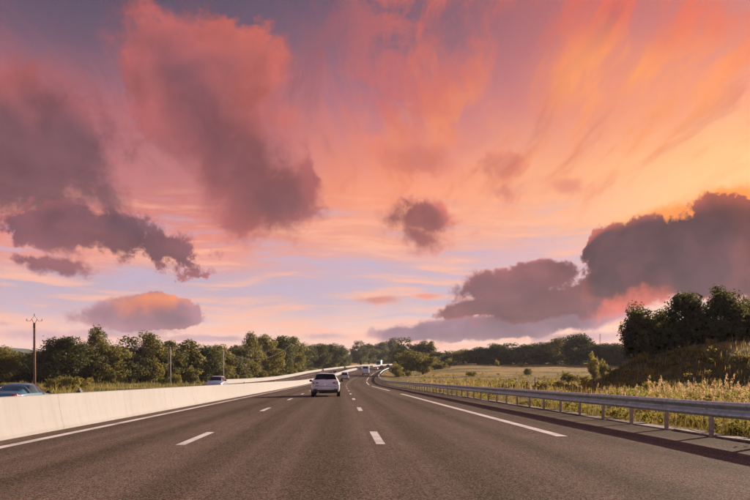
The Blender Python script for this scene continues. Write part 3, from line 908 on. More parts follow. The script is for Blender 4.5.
# the wood behind those front trees reads as one dark mass
qs = []
for kind, px, d, top, wpx in backing:
    pr = PROTO[kind]; p = P(px, d); h = max(1.0, CAM_H + (378-top)*d/FPX - p.z); w = wpx*d/FPX
    a = rt.uniform(0, 6.28); ca, sa = math.cos(a), math.sin(a)
    q = pr['q'][::2] * np.array([w/pr['w'], w/pr['w'], h/pr['h']])
    x = q[..., 0]*ca - q[..., 1]*sa; yv = q[..., 0]*sa + q[..., 1]*ca
    qs.append(np.stack([x + p.x, yv + p.y, q[..., 2] + p.z], -1))
# undergrowth along the foot of the woods
for (xa, xb, da, db, hh) in ((-15, 240, 128, 182, 3.6), (240, 300, 185, 290, 4.0), (300, 350, 330, 410, 4.5), (350, 396, 500, 650, 7.5), (404, 445, 362, 345, 6.0), (445, 680, 350, 310, 6.0)):
    for k in range(int((xb-xa)/7)):
        t = (k + rt.random())/int((xb-xa)/7); px, d = xa + (xb-xa)*t, (da + (db-da)*t)*rt.uniform(0.99, 1.07)
        pr = PROTO['scrub%d' % rt.randrange(2)]; p = P(px, d); s = rt.uniform(0.8, 1.4)*hh/3.0
        q = pr['q'][::2]*np.array([s*1.3, s*1.3, s]); qs.append(q + np.array([p.x, p.y, p.z]))
tag(link('woodland', quads_mesh('woodland', np.concatenate(qs), M['leaf_dark'])), 'dense dark undergrowth and back rows of the woods', 'wood', None, 'stuff')

# big bush-like trees right of the road where the guardrail bends out of sight
plant('olive2', 410, 236, 347, 34, 'large dark olive tree beside the bend of the guardrail')
plant('olive4', 423, 240, 353, 26, 'smaller olive tree leaning on the large tree by the bend')
plant('bush0', 397, 222, 363, 18, 'bright yellow-green bush at the bend of the guardrail', 'bush')
plant('bush1', 409, 222, 370, 10, 'small bright bush under the large tree by the bend', 'bush')
plant('olive1', 434, 300, 356, 18, 'round olive tree between the bend and the pointed poplar')
plant('bush2', 449, 322, 357, 9, 'bright young tree at the left end of the long wood', 'bush', 'young_tree')
plant('scrub0', 440, 290, 362, 24, 'dull olive thicket in the field beyond the bend', 'bush')
plant('bush1', 455, 318, 360, 6, 'tiny bright shrub beside the bright young tree', 'bush')
plant('bush0', 497, 305, 360, 7, 'small yellowish shrub in front of the long wood, left one', 'bush')
plant('bush2', 521, 300, 362, 7, 'small yellowish shrub in front of the long wood, right one', 'bush')
plant('bush0', 594, 175, 354, 15, 'left of two small bushy trees in the field left of the embankment')
plant('bush2', 603, 178, 356, 12, 'right of two small bushy trees in the field left of the embankment')
for i, (px, d, top, w) in enumerate(((472, 215, 370, 14), (528, 225, 368, 12), (566, 150, 371, 16), (585, 120, 374, 14))):
    plant('scrub%d' % (i % 2) if i % 3 else 'bush1', px, d, top, w, 'low shrub in the right-hand field, %s from the left' % ORD[[472, 528, 566, 585].index(px)], 'bush', group='shrubs in the right-hand field')
plant('scrub1', 573, 118, 374, 16, 'low olive shrub in the field grass at the embankment foot', 'bush')
# bushes in the grass beyond the opposite carriageway
for k, (kd, px, d, top, w, lab) in enumerate([
        ('bush0', 56, 82, 377, 24, 'yellow-green bush right of the forked pole, left of three'), ('bush1', 72, 80, 373, 24, 'tallest yellow-green bush of three right of the forked pole'),
        ('bush2', 85, 84, 375, 20, 'yellow-green bush of three right of the forked pole, rightmost'), ('bush1', 8, 92, 381, 22, 'low yellowish bush behind the blue car'),
        ('bush2', 22, 96, 380, 18, 'low yellowish bush between the blue car and the forked pole'), ('olive0', 113, 118, 369, 8, 'small dark conical shrub before the tall row'),
        ('bush0', 163, 126, 377, 12, 'bright bush at the foot of the pale middle pole, left one'), ('bush1', 176, 128, 372, 14, 'bright bush at the foot of the pale middle pole, right one'),
        ('scrub0', 193, 132, 367, 18, 'olive thicket left of the silver car'), ('bush2', 234, 150, 370, 10, 'bright bush right of the second pale pole'),
        ('bush0', 247, 182, 372, 14, 'low bright bush in the row behind the opposite carriageway, left one'), ('scrub1', 262, 206, 370, 16, 'olive thicket in the row behind the opposite carriageway, left one'),
        ('bush1', 276, 236, 371, 14, 'low bright bush in the row behind the opposite carriageway, right one'), ('scrub0', 290, 262, 366, 18, 'olive thicket in the row behind the opposite carriageway, right one'),
        ('bush2', 301, 292, 369, 12, 'low bright bush at the edge of the golden field'), ('scrub1', 313, 318, 369, 12, 'dull green shrub at the edge of the golden field, left one'),
        ('olive3', 333, 372, 356, 14, 'round olive tree standing alone before the golden field'), ('scrub0', 322, 338, 368, 10, 'dull green shrub at the edge of the golden field, right one'),
        ('scrub1', 343, 388, 366, 9, 'small green shrub right of the lone round tree'), ('dark1', 361, 445, 358, 4, 'tiny dark bush in the golden field above the motorhome')]):
    plant(kd, px, d, top, w, lab, 'tree' if kd[0] in 'od' else 'bush', group='bushes beyond the opposite carriageway')

# trees on the embankment, near enough to show sprays of leaves
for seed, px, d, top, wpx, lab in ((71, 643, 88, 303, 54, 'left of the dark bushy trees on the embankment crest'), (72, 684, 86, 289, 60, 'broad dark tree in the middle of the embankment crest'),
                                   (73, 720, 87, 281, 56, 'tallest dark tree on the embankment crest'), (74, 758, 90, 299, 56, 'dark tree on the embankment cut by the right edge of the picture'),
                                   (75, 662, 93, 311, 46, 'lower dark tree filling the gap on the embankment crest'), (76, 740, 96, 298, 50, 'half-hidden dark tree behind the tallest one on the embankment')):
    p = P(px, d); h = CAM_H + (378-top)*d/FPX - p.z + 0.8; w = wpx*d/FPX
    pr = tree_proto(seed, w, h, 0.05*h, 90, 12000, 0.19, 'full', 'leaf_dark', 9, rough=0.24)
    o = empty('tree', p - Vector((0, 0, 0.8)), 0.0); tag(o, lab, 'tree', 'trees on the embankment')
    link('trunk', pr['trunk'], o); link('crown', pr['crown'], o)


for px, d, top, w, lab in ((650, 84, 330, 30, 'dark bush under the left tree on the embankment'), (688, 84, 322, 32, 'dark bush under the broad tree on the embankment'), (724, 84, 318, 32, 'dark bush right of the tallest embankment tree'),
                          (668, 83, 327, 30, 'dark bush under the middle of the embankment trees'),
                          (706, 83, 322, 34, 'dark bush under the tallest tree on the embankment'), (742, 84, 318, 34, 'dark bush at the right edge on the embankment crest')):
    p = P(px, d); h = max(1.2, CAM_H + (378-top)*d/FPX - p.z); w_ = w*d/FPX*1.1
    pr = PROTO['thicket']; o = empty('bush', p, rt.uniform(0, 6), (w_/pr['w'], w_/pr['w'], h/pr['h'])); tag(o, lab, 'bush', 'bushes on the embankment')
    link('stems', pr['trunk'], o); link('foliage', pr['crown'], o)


# ---- grasses
def blades(name, xy, h, wd, mat, label, seed, lean=0.35, zoff=0.0):
    rng = np.random.default_rng(seed); n = len(xy)
    hh = h*rng.uniform(0.45, 1.25, n)*(0.95 + 0.40*np.sin(xy[:, 0]*2.3 + 1.7*np.sin(xy[:, 1]*0.9)) + 0.30*np.sin(xy[:, 1]*2.1 + xy[:, 0])); a = rng.uniform(0, 6.28, n); ln = rng.normal(0, lean, n)*hh
    z = H(xy[:, 0], xy[:, 1]) - 0.03 + zoff
    base = np.stack([xy[:, 0], xy[:, 1], z], 1); s = np.stack([np.cos(a), np.sin(a), np.zeros(n)], 1)
    f = np.stack([-np.sin(a), np.cos(a), np.zeros(n)], 1); up = np.array([0, 0, 1.0])
    w = (wd*rng.uniform(0.6, 1.3, n))[:, None]
    mid = base + f*(ln*0.35)[:, None] + up*(hh*0.6)[:, None]; tip = base + f*ln[:, None] + up*hh[:, None]
    q = np.concatenate([np.stack([base - s*w, base + s*w, mid + s*w*0.75, mid - s*w*0.75], 1), np.stack([mid - s*w*0.75, mid + s*w*0.75, tip + s*w*0.12, tip - s*w*0.12], 1)])
    return tag(link(name, quads_mesh(name, q, M[mat])), label, 'grass', None, 'stuff')


def scatter(seed, n, l0, l1, y0, y1, clump=0.0):
    rng = np.random.default_rng(seed)
    y = 1/rng.uniform(1/y1, 1/y0, n); l = rng.uniform(l0, l1, n)
    if clump:
        k = np.sin(l*1.9 + 0.7*np.sin(y*0.5)) + np.sin(y*1.1 + l*0.6) + np.sin(y*0.37 - l*1.3 + 2) + rng.normal(0, clump, n)
        m = k > 0.0; y, l = y[m], l[m]
    return np.stack([l + off(y), y], 1)


blades('verge_grass', scatter(1, 60000, 7.85, 13.5, 8, 120, 1.6), 0.20, 0.007, 'grass', 'green and yellow grass behind the guardrail', 31)
blades('verge_grass', scatter(12, 7000, 7.7, 9.6, 8, 60, 0.8), 0.30, 0.008, 'grass', 'taller tufts of green grass under the guardrail', 41)
blades('dry_grass', scatter(2, 26000, 9.2, 26, 12, 130, 0.8), 0.46, 0.007, 'dry', 'tall dry golden grass between the guardrail and the field', 32)
blades('field_grass', scatter(3, 40000, 13, 90, 55, 300, 1.2), 0.55, 0.022, 'dry', 'dry golden grass of the field on the right', 33)
blades('field_grass', scatter(4, 22000, 13, 80, 40, 260, 0.8), 0.40, 0.02, 'grass', 'green tufts in the field on the right', 34)
blades('field_grass', scatter(5, 30000, -75, -22.2, 45, 260, 0.9), 0.50, 0.02, 'leaf_bright', 'green and yellow grass beyond the opposite carriageway', 35)
blades('dry_grass', scatter(6, 3500, -60, -22.2, 60, 330, 0.9), 0.7, 0.022, 'dry', 'dry golden grass beyond the opposite carriageway', 36)
rngm = np.random.default_rng(9)
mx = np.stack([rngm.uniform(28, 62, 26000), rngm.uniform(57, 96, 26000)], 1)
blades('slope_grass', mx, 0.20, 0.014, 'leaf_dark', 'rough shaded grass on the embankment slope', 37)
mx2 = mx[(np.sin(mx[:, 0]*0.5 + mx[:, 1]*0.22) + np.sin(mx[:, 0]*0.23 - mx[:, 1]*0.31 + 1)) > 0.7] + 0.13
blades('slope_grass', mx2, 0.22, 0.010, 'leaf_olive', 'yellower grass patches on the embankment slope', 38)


def weeds(name, xy, mat, label, seed, leaf=0.05, h=0.30):
    rng = np.random.default_rng(seed); qs = []
    for x, yv in xy:
        m = int(rng.integers(30, 70)); hh = h*rng.uniform(0.5, 1.6); w = hh*rng.uniform(0.5, 0.9)
        d = rng.normal(0, 1, (m, 3)); d /= np.linalg.norm(d, axis=1, keepdims=True)
        p = d*rng.uniform(0.4, 1.0, (m, 1))*np.array([w, w, hh*0.5]) + np.array([x, yv, float(H(x, yv)) + hh*0.5])
        qs.append(leaf_quads(rng, p, d, leaf, 2.0))
    return tag(link(name, quads_mesh(name, np.concatenate(qs), M[mat])), label, 'weeds', None, 'stuff')


weeds('verge_weeds', scatter(21, 260, 8.1, 12.5, 9, 75, 0.8), 'leaf_bright', 'leafy yellow-green weeds under and behind the guardrail', 51)
weeds('verge_weeds', scatter(22, 620, 7.9, 13.5, 9, 90, 0.8), 'leaf_olive', 'darker leafy weeds under and behind the guardrail', 52, 0.055, 0.34)
weeds('field_weeds', scatter(24, 900, 16, 75, 62, 230, 0.8), 'leaf_bright', 'yellow-green weeds scattered over the right-hand field', 54, 0.13, 0.6)
weeds('field_weeds', scatter(25, 500, 18, 80, 70, 240, 0.8), 'leaf_olive', 'dull green weeds scattered over the right-hand field', 55, 0.14, 0.75)
weeds('field_weeds', scatter(23, 520, 12, 30, 24, 140, 0.8), 'leaf_olive', 'dull weeds and low scrub among the dry grass', 53, 0.08, 0.5)


def reed(seed, hgt, n):
    """a clump of dry grass stems with feathery seed heads"""
    rng = np.random.default_rng(seed); st = MB(); pq = []; lq = []
    for i in range(n):
        x, yv = rng.normal(0, 0.22, 2); hh = hgt*rng.uniform(0.7, 1.1); lx, ly = rng.normal(0.06, 0.12), rng.normal(0, 0.10)
        tip = np.array([x + lx*hh, yv + ly*hh, hh])
        st.tube([(x, yv, -0.05), (x + lx*hh*0.4, yv + ly*hh*0.4, hh*0.6), tuple(tip)], [0.006, 0.005, 0.003], 4, False)
        m = 46; t = rng.random(m); pl = 0.24*hgt*rng.uniform(0.8, 1.2)
        dirv = np.array([lx*1.5 + rng.normal(0, .1), ly*1.5, 1.0]); rr = (0.035*np.sin(math.pi*(0.12 + 0.85*t)) + 0.006)
        a = rng.uniform(0, 6.28, m)
        pos = tip - dirv*0.05 + dirv*(t*pl)[:, None] + np.stack([np.cos(a)*rr, np.sin(a)*rr, np.zeros(m)], 1)
        pq.append(leaf_quads(rng, pos, np.stack([np.cos(a), np.sin(a), 0.3+0*a], 1), 0.024, 2.2))
        k = 7; a2 = rng.uniform(0, 6.28, k); zz = rng.uniform(0.1, 0.7, k)*hh
        pos = np.stack([x + np.cos(a2)*0.09, yv + np.sin(a2)*0.09, zz], 1); u = np.stack([np.cos(a2)*0.14, np.sin(a2)*0.14, 0*a2 + 0.16], 1); s = np.stack([-np.sin(a2), np.cos(a2), 0*a2], 1)*0.009
        lq.append(np.stack([pos - u - s, pos - u + s, pos + u + s*0.2, pos + u - s*0.2], 1))
    return st.mesh('stems', M['dry']), quads_mesh('seed_heads', np.concatenate(pq), M['plume']), quads_mesh('leaf_blades', np.concatenate(lq), M['dry'])


REED = [reed(600+i, 1.25, 5) for i in range(4)]
reeds = [(652, 25, 378), (672, 26, 386), (664, 24, 388), (678, 22, 382), (690, 23, 385), (697, 21, 384), (706, 22, 388), (714, 20, 384), (724, 21, 377), (731, 19, 384), (739, 20, 388), (747, 18, 386),
         (632, 29, 386), (618, 33, 388), (604, 36, 387), (586, 40, 384), (645, 22, 390), (685, 28, 388)]
RL = {0: 'lone tall seed head standing left of the plumes above the guardrail', 8: 'tallest clump of pale seed heads above the right end of the guardrail'}
by_x = {i: k for k, i in enumerate(sorted(range(len(reeds)), key=lambda i: reeds[i][0]))}
for i, (px, d, top) in enumerate(reeds):
    p = P(px, d); h = (CAM_H + (378-top)*d/FPX - p.z)/1.45
    o = empty('reed_clump', p, rt.uniform(0, 6.28), (1.0, 1.0, max(0.4, h)))
    tag(o, RL.get(i, 'pale feathery dry grass clump behind the guardrail, %s from the left' % ORD[by_x[i]]), 'grass clump', 'feathery dry grass clumps behind the guardrail')
    for nm, me in zip(('stems', 'seed_heads', 'leaf_blades'), REED[i % 4]): tag(link(nm, me, o), kind='stuff')

# ================================================================ poles, wires, fence, mast
def utility_pole(px, d, top, label, mat, r, fork):
    p = P(px, d); h = CAM_H + (378-top)*d/FPX - p.z
    o = empty('utility_pole', p, 0.12); tag(o, label, 'pole', 'utility poles beyond the opposite carriageway')
    MB().tube([(0, 0, -0.5), (0, 0, h*0.5), (0, 0, h)], [r, r*0.85, r*0.7], 9).build('post', M[mat], o, True)
    if fork:
        hw = 0.85
        f = MB().box((0, 0, h-0.30), (0.24, 0.24, 0.62), 0.03)
        f.build('cap', M['mast'], o)
        b = MB().tube([(-hw, 0, h+0.25), (-hw*0.55, 0, h+0.20), (0, 0, h+0.85), (hw*0.55, 0, h+0.20), (hw, 0, h+0.25)], 0.024, 6)
        b.tube([(-hw*0.35, 0, h+0.42), (-0.05, 0, h-0.05)], 0.03, 6).tube([(hw*0.35, 0, h+0.42), (0.05, 0, h-0.05)], 0.03, 6)
        b.build('bracket', M['mast'], o)
        for x, z in ((-hw, h+0.25), (0, h+0.85), (hw, h+0.25)):
            MB().tube([(x, 0, z), (x, 0, z+0.06), (x, 0, z+0.10), (x, 0, z+0.20), (x, 0, z+0.24)], [0.03, 0.075, 0.05, 0.075, 0.03], 8).build('insulator', M['insul'], o, True)
    else:
        MB().box((0, 0, h-0.35), (1.1, 0.07, 0.08)).build('crossarm', M['mast'], o)
        for x in (-0.5, 0.5): MB().tube([(x, 0, h-0.30), (x, 0, h-0.22), (x, 0, h-0.12)], [0.03, 0.055, 0.03], 7).build('insulator', M['insul'], o, True)
    return p + Vector((0, 0, h))


a = utility_pole(34.5, 86, 323, 'dark wooden utility pole with forked insulator bracket on the far left', 'pole', 0.17, True)
b1 = utility_pole(170.5, 125, 347, 'pale slim pole before the tall tree row, left of the silver car', 'pale_pole', 0.11, False)
utility_pole(168.0, 132, 352, 'thinner pole standing close behind the pale slim pole', 'pole', 0.06, False)
c1 = utility_pole(223.5, 138, 350, 'pale pole right behind the silver car', 'pale_pole', 0.11, False)
d1 = P(254, 150); d1.z = CAM_H + (378-357)*150/FPX


def wire(pa, pb, sag, label, r=0.012):
    pts = []
    for k in range(17):
        t = k/16; q = pa.lerp(pb, t); q.z -= sag*4*t*(1-t); pts.append(q)
    tag(MB().tube(pts, r, 5).build('cable', M['wire'], None, True), label, 'cable')


wire(c1 - Vector((0, 0, 0.3)), Vector(P(292, 190)) + Vector((0, 0, 9.5)), 2.6, 'slack cable sagging from the pale pole behind the silver car', 0.022)


def field_fence():
    root = empty('fence', P(470, 120)); tag(root, 'low wire fence on thin wooden posts crossing the right-hand field', 'fence')
    tops = []
    for k, (px, d) in enumerate(((436, 150), (446, 140), (456, 131), (466, 123), (477, 115), (487, 109), (495, 104), (506, 99), (519, 94), (535, 90), (548, 86), (562, 82), (577, 78))):
        p = P(px, d) - root.location; big = k == 9
        h = 1.25 if not big else 1.5; r = 0.045 if not big else 0.085
        MB().tube([(p.x, p.y, p.z-0.3), (p.x + 0.02, p.y, p.z + h)], [r, r*0.9], 7).build('post', M['fence_wood'], root, True)
        tops.append(p + Vector((0, 0, 1.15)))
    for dz in (0.0, -0.4, -0.8):
        MB().tube([t + Vector((0, 0, dz)) for t in tops], 0.008, 4).build('wire', M['wire'], root)


field_fence()

# thin lattice mast far behind the wood
p = P(600, 900); hh = CAM_H + (378-334)*900/FPX - p.z
o = empty('lattice_mast', p); tag(o, 'thin lattice mast sticking up behind the right-hand wood', 'mast')
for sx, sy in ((-1, -1), (1, -1), (1, 1), (-1, 1)): MB().tube([(sx*1.6, sy*1.6, 0), (sx*0.4, sy*0.4, hh)], 0.10, 4).build('leg', M['mast'], o)
mb = MB(); k = 12
for i in range(k):
    z0, z1 = hh*i/k, hh*(i+1)/k; w0, w1 = 1.6 - 1.2*i/k, 1.6 - 1.2*(i+1)/k
    mb.tube([(-w0, -w0, z0), (w1, -w1, z1)], 0.05, 3).tube([(w0, -w0, z0), (-w1, -w1, z1)], 0.08, 3).tube([(w0, w0, z0), (w1, -w1, z1)], 0.08, 3)
mb.build('bracing', M['mast'], o)

# ================================================================ vehicles
# side profile of a hatchback: y along the car (rear to front), bottom, belt, top, half width at belt, half width at roof
HATCH = [(-2.08, .40, .70, .74, .60, .52), (-2.05, .30, .86, .92, .80, .66), (-1.99, .24, .93, .99, .86, .70), (-1.86, .22, .94, 1.15, .885, .66), (-1.70, .21, .94, 1.33, .895, .61), (-1.58, .20, .94, 1.425, .90, .575),
         (-1.35, .20, .935, 1.462, .90, .575), (-0.60, .20, .925, 1.487, .90, .585), (0.05, .20, .915, 1.465, .90, .575), (0.42, .20, .91, 1.385, .90, .57), (0.80, .20, .90, 1.17, .895, .61),
         (1.10, .20, .89, .985, .89, .66), (1.30, .21, .86, .935, .885, .66), (1.75, .22, .78, .855, .86, .60), (1.98, .24, .66, .745, .80, .52), (2.10, .34, .52, .58, .64, .44)]
SALOON = [(-2.25, .40, .72, .78, .62, .52), (-2.20, .30, .86, .93, .80, .66), (-2.0, .24, .92, 1.00, .86, .68), (-1.65, .22, .94, 1.03, .885, .66), (-1.35, .21, .94, 1.16, .895, .62), (-0.95, .20, .94, 1.36, .90, .57),
          (-0.60, .20, .935, 1.43, .90, .57), (-0.2, .20, .925, 1.445, .90, .575), (0.25, .20, .915, 1.41, .90, .57), (0.55, .20, .91, 1.31, .90, .575), (0.88, .20, .90, 1.12, .895, .62),
          (1.14, .20, .89, .965, .89, .66), (1.35, .21, .86, .925, .885, .66), (1.85, .22, .78, .845, .86, .60), (2.12, .24, .66, .735, .80, .52), (2.25, .34, .52, .58, .64, .44)]
VAN = [(-2.42, .40, .85, .90, .66, .58), (-2.40, .30, 1.00, 1.30, .86, .74), (-2.36, .26, 1.02, 1.72, .93, .74), (-2.28, .24, 1.02, 1.84, .95, .72), (-2.1, .23, 1.02, 1.88, .95, .72), (-1.0, .22, 1.02, 1.90, .95, .73),
       (0.4, .22, 1.02, 1.90, .95, .73), (0.85, .22, 1.02, 1.84, .95, .71), (1.25, .22, 1.01, 1.55, .95, .72), (1.65, .22, 1.00, 1.20, .94, .74), (1.85, .23, .97, 1.06, .93, .72),
       (2.15, .24, .88, .95, .90, .66), (2.33, .28, .70, .80, .80, .56), (2.42, .36, .55, .62, .66, .48)]


def prow(st, y):
    ys = [r[0] for r in st]; return [float(np.interp(y, ys, [r[k] for r in st])) for k in range(1, 6)]


def section(st, y):
    zb, belt, top, w, wt = prow(st, y)
    belt = min(belt, top - 0.05); k = (top-belt)
    return [(0, zb), (.80*w, zb), (.95*w, zb+.09), (w, zb+.26), (.995*w, belt-.20), (.965*w, belt-.04), (.945*w, belt),
            (.945*w + (wt-.945*w)*.5, belt+k*.45), (wt+.012, top-.35*min(.20, k)), (wt*.86, top-.006), (wt*.45, top+.008), (0, top+.012)]


def side_x(st, y, z):
    s = section(st, y)[5:10]; return float(np.interp(z, [p[1] for p in s], [p[0] for p in s]))


def top_z(st, y): return prow(st, y)[2]


def make_car(name, label, st, paint, glass='glass_dark', group=None, wheel_r=0.315, estate=False, detail=True):
    root = empty(name); tag(root, label, 'van' if 'van' in name else 'car', group)
    vs, fs = [], []
    N = 0
    for r in st:
        h = section(st, r[0]); ring = h + [(-x, z) for x, z in h[-2:0:-1]]; N = len(ring)
        vs += [(x, r[0], z) for x, z in ring]
    for i in range(len(st)-1):
        for k in range(N): fs.append((i*N+k, (i+1)*N+k, (i+1)*N+(k+1) % N, i*N+(k+1) % N))
    fs += [tuple(range(N)), tuple(range((len(st)-1)*N, len(st)*N))[::-1]]
    body = MB().add(vs, fs).build('body', M[paint], root, True)
    ss = body.modifiers.new('smooth', 'SUBSURF'); ss.levels = 1; ss.render_levels = 1
    y0, y1 = st[0][0], st[-1][0]
    is_van = st is VAN; is_sal = st is SALOON

    def patch(nm, ya, yb, za, zb, side=None, mat=glass, inset=0.90, n=6):
        """window pane on the end slope (side None) or on a flank"""
        V_, F_ = [], []
        for i in range(n+1):
            for j in range(n+1):
                if side is None:
                    y = ya + (yb-ya)*i/n; sg = 1 if yb > ya else -1
                    z = top_z(st, y) + 0.020
                    w = prow(st, y)[4]*(inset + 0.05*(1-i/n)); x = w*(2*j/n-1)
                    y_ = y - sg*0.022
                    V_.append((x, y_, z - 0.030*abs(2*j/n-1)**3))
                else:
                    z = za + (zb-za)*i/n; lean = [ya[0] + (ya[1]-ya[0])*i/n, yb[0] + (yb[1]-yb[0])*i/n]
                    y = lean[0] + (lean[1]-lean[0])*j/n; x = side_x(st, y, z) + 0.014
                    V_.append((side*x, y, z))
        for i in range(n):
            for j in range(n):
                q = (i*(n+1)+j, i*(n+1)+j+1, (i+1)*(n+1)+j+1, (i+1)*(n+1)+j); F_.append(q[::-1] if side == -1 or (side is None and yb < ya) else q)
        return MB().add(V_, F_).build(nm, M[mat], root, True)

    if is_van:
        MB().box((0, -2.425, 1.42), (1.30, 0.03, 0.52), 0.012).build('rear_window', M[glass], root)
        patch('windscreen', 1.72, 0.90, 0, 0); zt = 1.70
        wins = (((-2.15, -2.10), (-1.15, -1.15)), ((-1.05, -1.05), (0.05, 0.05)), ((0.15, 0.15), (1.25, 0.85)))
    else:
        ra, rb = ((-1.92, -1.60) if not is_sal else (-1.52, -0.92))
        patch('rear_window', ra, rb, 0, 0, inset=0.97)
        patch('windscreen', 1.06, 0.44, 0, 0, inset=0.94); zt = 1.36
        wins = (((-1.30, -1.18) if is_sal else (-1.55, -1.42), (-.98, -.98)), ((-.90, -.90), (-.12, -.12)), ((-.02, -.02), (0.86, 0.40)))
    zlo = (1.06 if is_van else 0.965)
    for sd in (-1, 1):
        for ya, yb in wins: patch('side_window', ya, yb, zlo, zt, sd, n=4)
    # lamps
    zl = 0.86 if not is_van else 1.0
    for sd in (-1, 1):
        b = MB()
        if is_van: b.box((sd*0.84, y0 + 0.02, 1.12), (0.16, 0.10, 0.46), 0.03)
        else:
            xo = prow(st, y0+0.10)[3]
            pts = [(sd*(xo-0.42), y0+0.012, zl+.055), (sd*(xo-0.10), y0+0.035, zl+.085), (sd*(xo+0.005), y0+0.17, zl+.07), (sd*(xo+0.016), y0+0.30, zl+.03), (sd*(xo+0.010), y0+0.20, zl-.06), (sd*(xo-0.06), y0+0.03, zl-.075), (sd*(xo-0.40), y0+0.012, zl-.045)]
            n = len(pts); back = [(x*0.97, y + 0.10, z) for x, y, z in pts]; frontp = [(x, y - 0.022, z) for x, y, z in pts]
            b.add(frontp + back, [tuple(range(n)) if sd < 0 else tuple(range(n))[::-1]] + [(i, (i+1) % n, n+(i+1) % n, n+i) for i in range(n)])
        t = b.build('tail_light', M['lamp_red'], root)
        if detail and not is_van: MB().tube([(sd*0.66, y0 - 0.02, zl), (sd*0.66, y0 - 0.03, zl)], [0.05, 0.045], 10).build('reverse_lamp', M['lamp_clear'], t)
        MB().box((sd*0.60, y1 - 0.16, 0.66 if not is_van else 0.80), (0.34, 0.22, 0.15), 0.04).build('headlight', M['lamp_clear'], root)
    # bumpers, plates, mirrors
    rb = MB().box((0, y0 + 0.10, 0.36), (1.60, 0.22, 0.20), 0.05).build('rear_bumper', M['plastic'], root)
    MB().box((0, y1 - 0.10, 0.36), (1.50, 0.22, 0.20), 0.05).build('front_bumper', M['plastic'], root)
    MB().box((0, y0 - 0.012, 0.55 if not is_van else 0.62), (0.52, 0.02, 0.11), 0.006).build('number_plate', M['plate'], root)
    ym = 0.72 if not is_van else 1.25
    for sd in (-1, 1):
        xo = prow(st, ym)[3]
        MB().box((sd*(xo + 0.13), ym, 0.99 + (0.12 if is_van else 0)), (0.20, 0.12, 0.14), 0.045).box((sd*(xo + 0.02), ym, 0.95 + (0.12 if is_van else 0)), (0.10, 0.05, 0.05), 0.01).build('mirror', M['plastic'], root, False)
        if detail:
            for yy in ((-0.86, 0.02) if not is_van else (0.1,)):
                MB().box((sd*(prow(st, yy)[3] + 0.012), yy, 0.80), (0.03, 0.18, 0.03), 0.01).build('door_handle', M[paint], root)
    if detail and not is_van:
        MB().box((0, y0 + 0.005 if is_sal else y0 + 0.005, 0.735), (0.11, 0.03, 0.11), 0.03).build('badge', M['chrome'], root)
        if not is_sal:
            MB().box((0, -1.625, 1.432), (1.02, 0.16, 0.025), 0.01).build('spoiler', M[paint], root)
            MB().tube([(0, -1.965, 1.055), (0.18, -1.93, 1.10), (0.42, -1.93, 1.09)], [0.014, 0.010, 0.008], 5).build('wiper', M['plastic'], root)
            MB().tube([(0, -1.40, 1.475), (0, -1.55, 1.60)], [0.008, 0.003], 5).build('aerial', M['plastic'], root)
            MB().box((0, y0 + 0.006, 0.655), (1.36, 0.03, 0.012)).build('tailgate_seam', M['plastic'], root)
            MB().tube([(-0.45, y0 + 0.02, 0.27), (-0.45, y0 - 0.03, 0.27)], 0.035, 10).build('exhaust', M['chrome'], root)
            MB().box((-0.52, y0 - 0.012, 0.70), (0.20, 0.02, 0.028)).build('trim_strip', M['plastic'], root)
            for sd in (-1, 1): MB().box((sd*0.62, y0 - 0.008, 0.47), (0.22, 0.02, 0.045), 0.008).build('reflector', M['lamp_red'], rb)
    # wheels
    tw = 0.205
    tprof = [(-tw/2, wheel_r*0.66), (-tw/2, wheel_r*0.93), (-tw/2+.03, wheel_r), (tw/2-.03, wheel_r), (tw/2, wheel_r*0.93), (tw/2, wheel_r*0.66)]
    ya, yb = y0 + (0.78 if not is_van else 0.95), y1 - (0.80 if not is_van else 0.95)
    for sd in (-1, 1):
        for yy in (ya, yb):
            wx = prow(st, yy)[3] - tw/2 + 0.012
            wh = empty('wheel', (sd*wx, yy, wheel_r), parent=root)
            MB().lathe_x(tprof, (0, 0, 0), 22).build('tyre', M['tyre'], wh, True)
            MB().lathe_x([(sd*0.06, 0.0), (sd*0.085, 0.05), (sd*0.06, 0.08), (sd*0.075, wheel_r*.60), (sd*0.095, wheel_r*0.67)], (0, 0, 0), 20).build('rim', M['rim'], wh, True)
            MB().lathe_x([(sd*(tw/2-.028), wheel_r*1.0), (sd*(tw/2-.018), wheel_r*1.19), (sd*(tw/2-.012), wheel_r*1.19), (sd*(tw/2-.03), wheel_r*1.0)], (0, 0, 0.01), 22).build('wheel_arch', M['plastic'], wh, True)
    return root


def place(o, l, y, rot=0.0, label=None):
    p, th = on_road(l, y); o.location = p
    slope = math.atan((float(zroad(y+2)) + (float(drop(y+2)) if l < -6.5 else 0) - float(zroad(y-2)) - (float(drop(y-2)) if l < -6.5 else 0))/4)
    o.rotation_euler = (slope*math.cos(rot), 0, -th + rot)
    if label: o['label'] = label
    return o


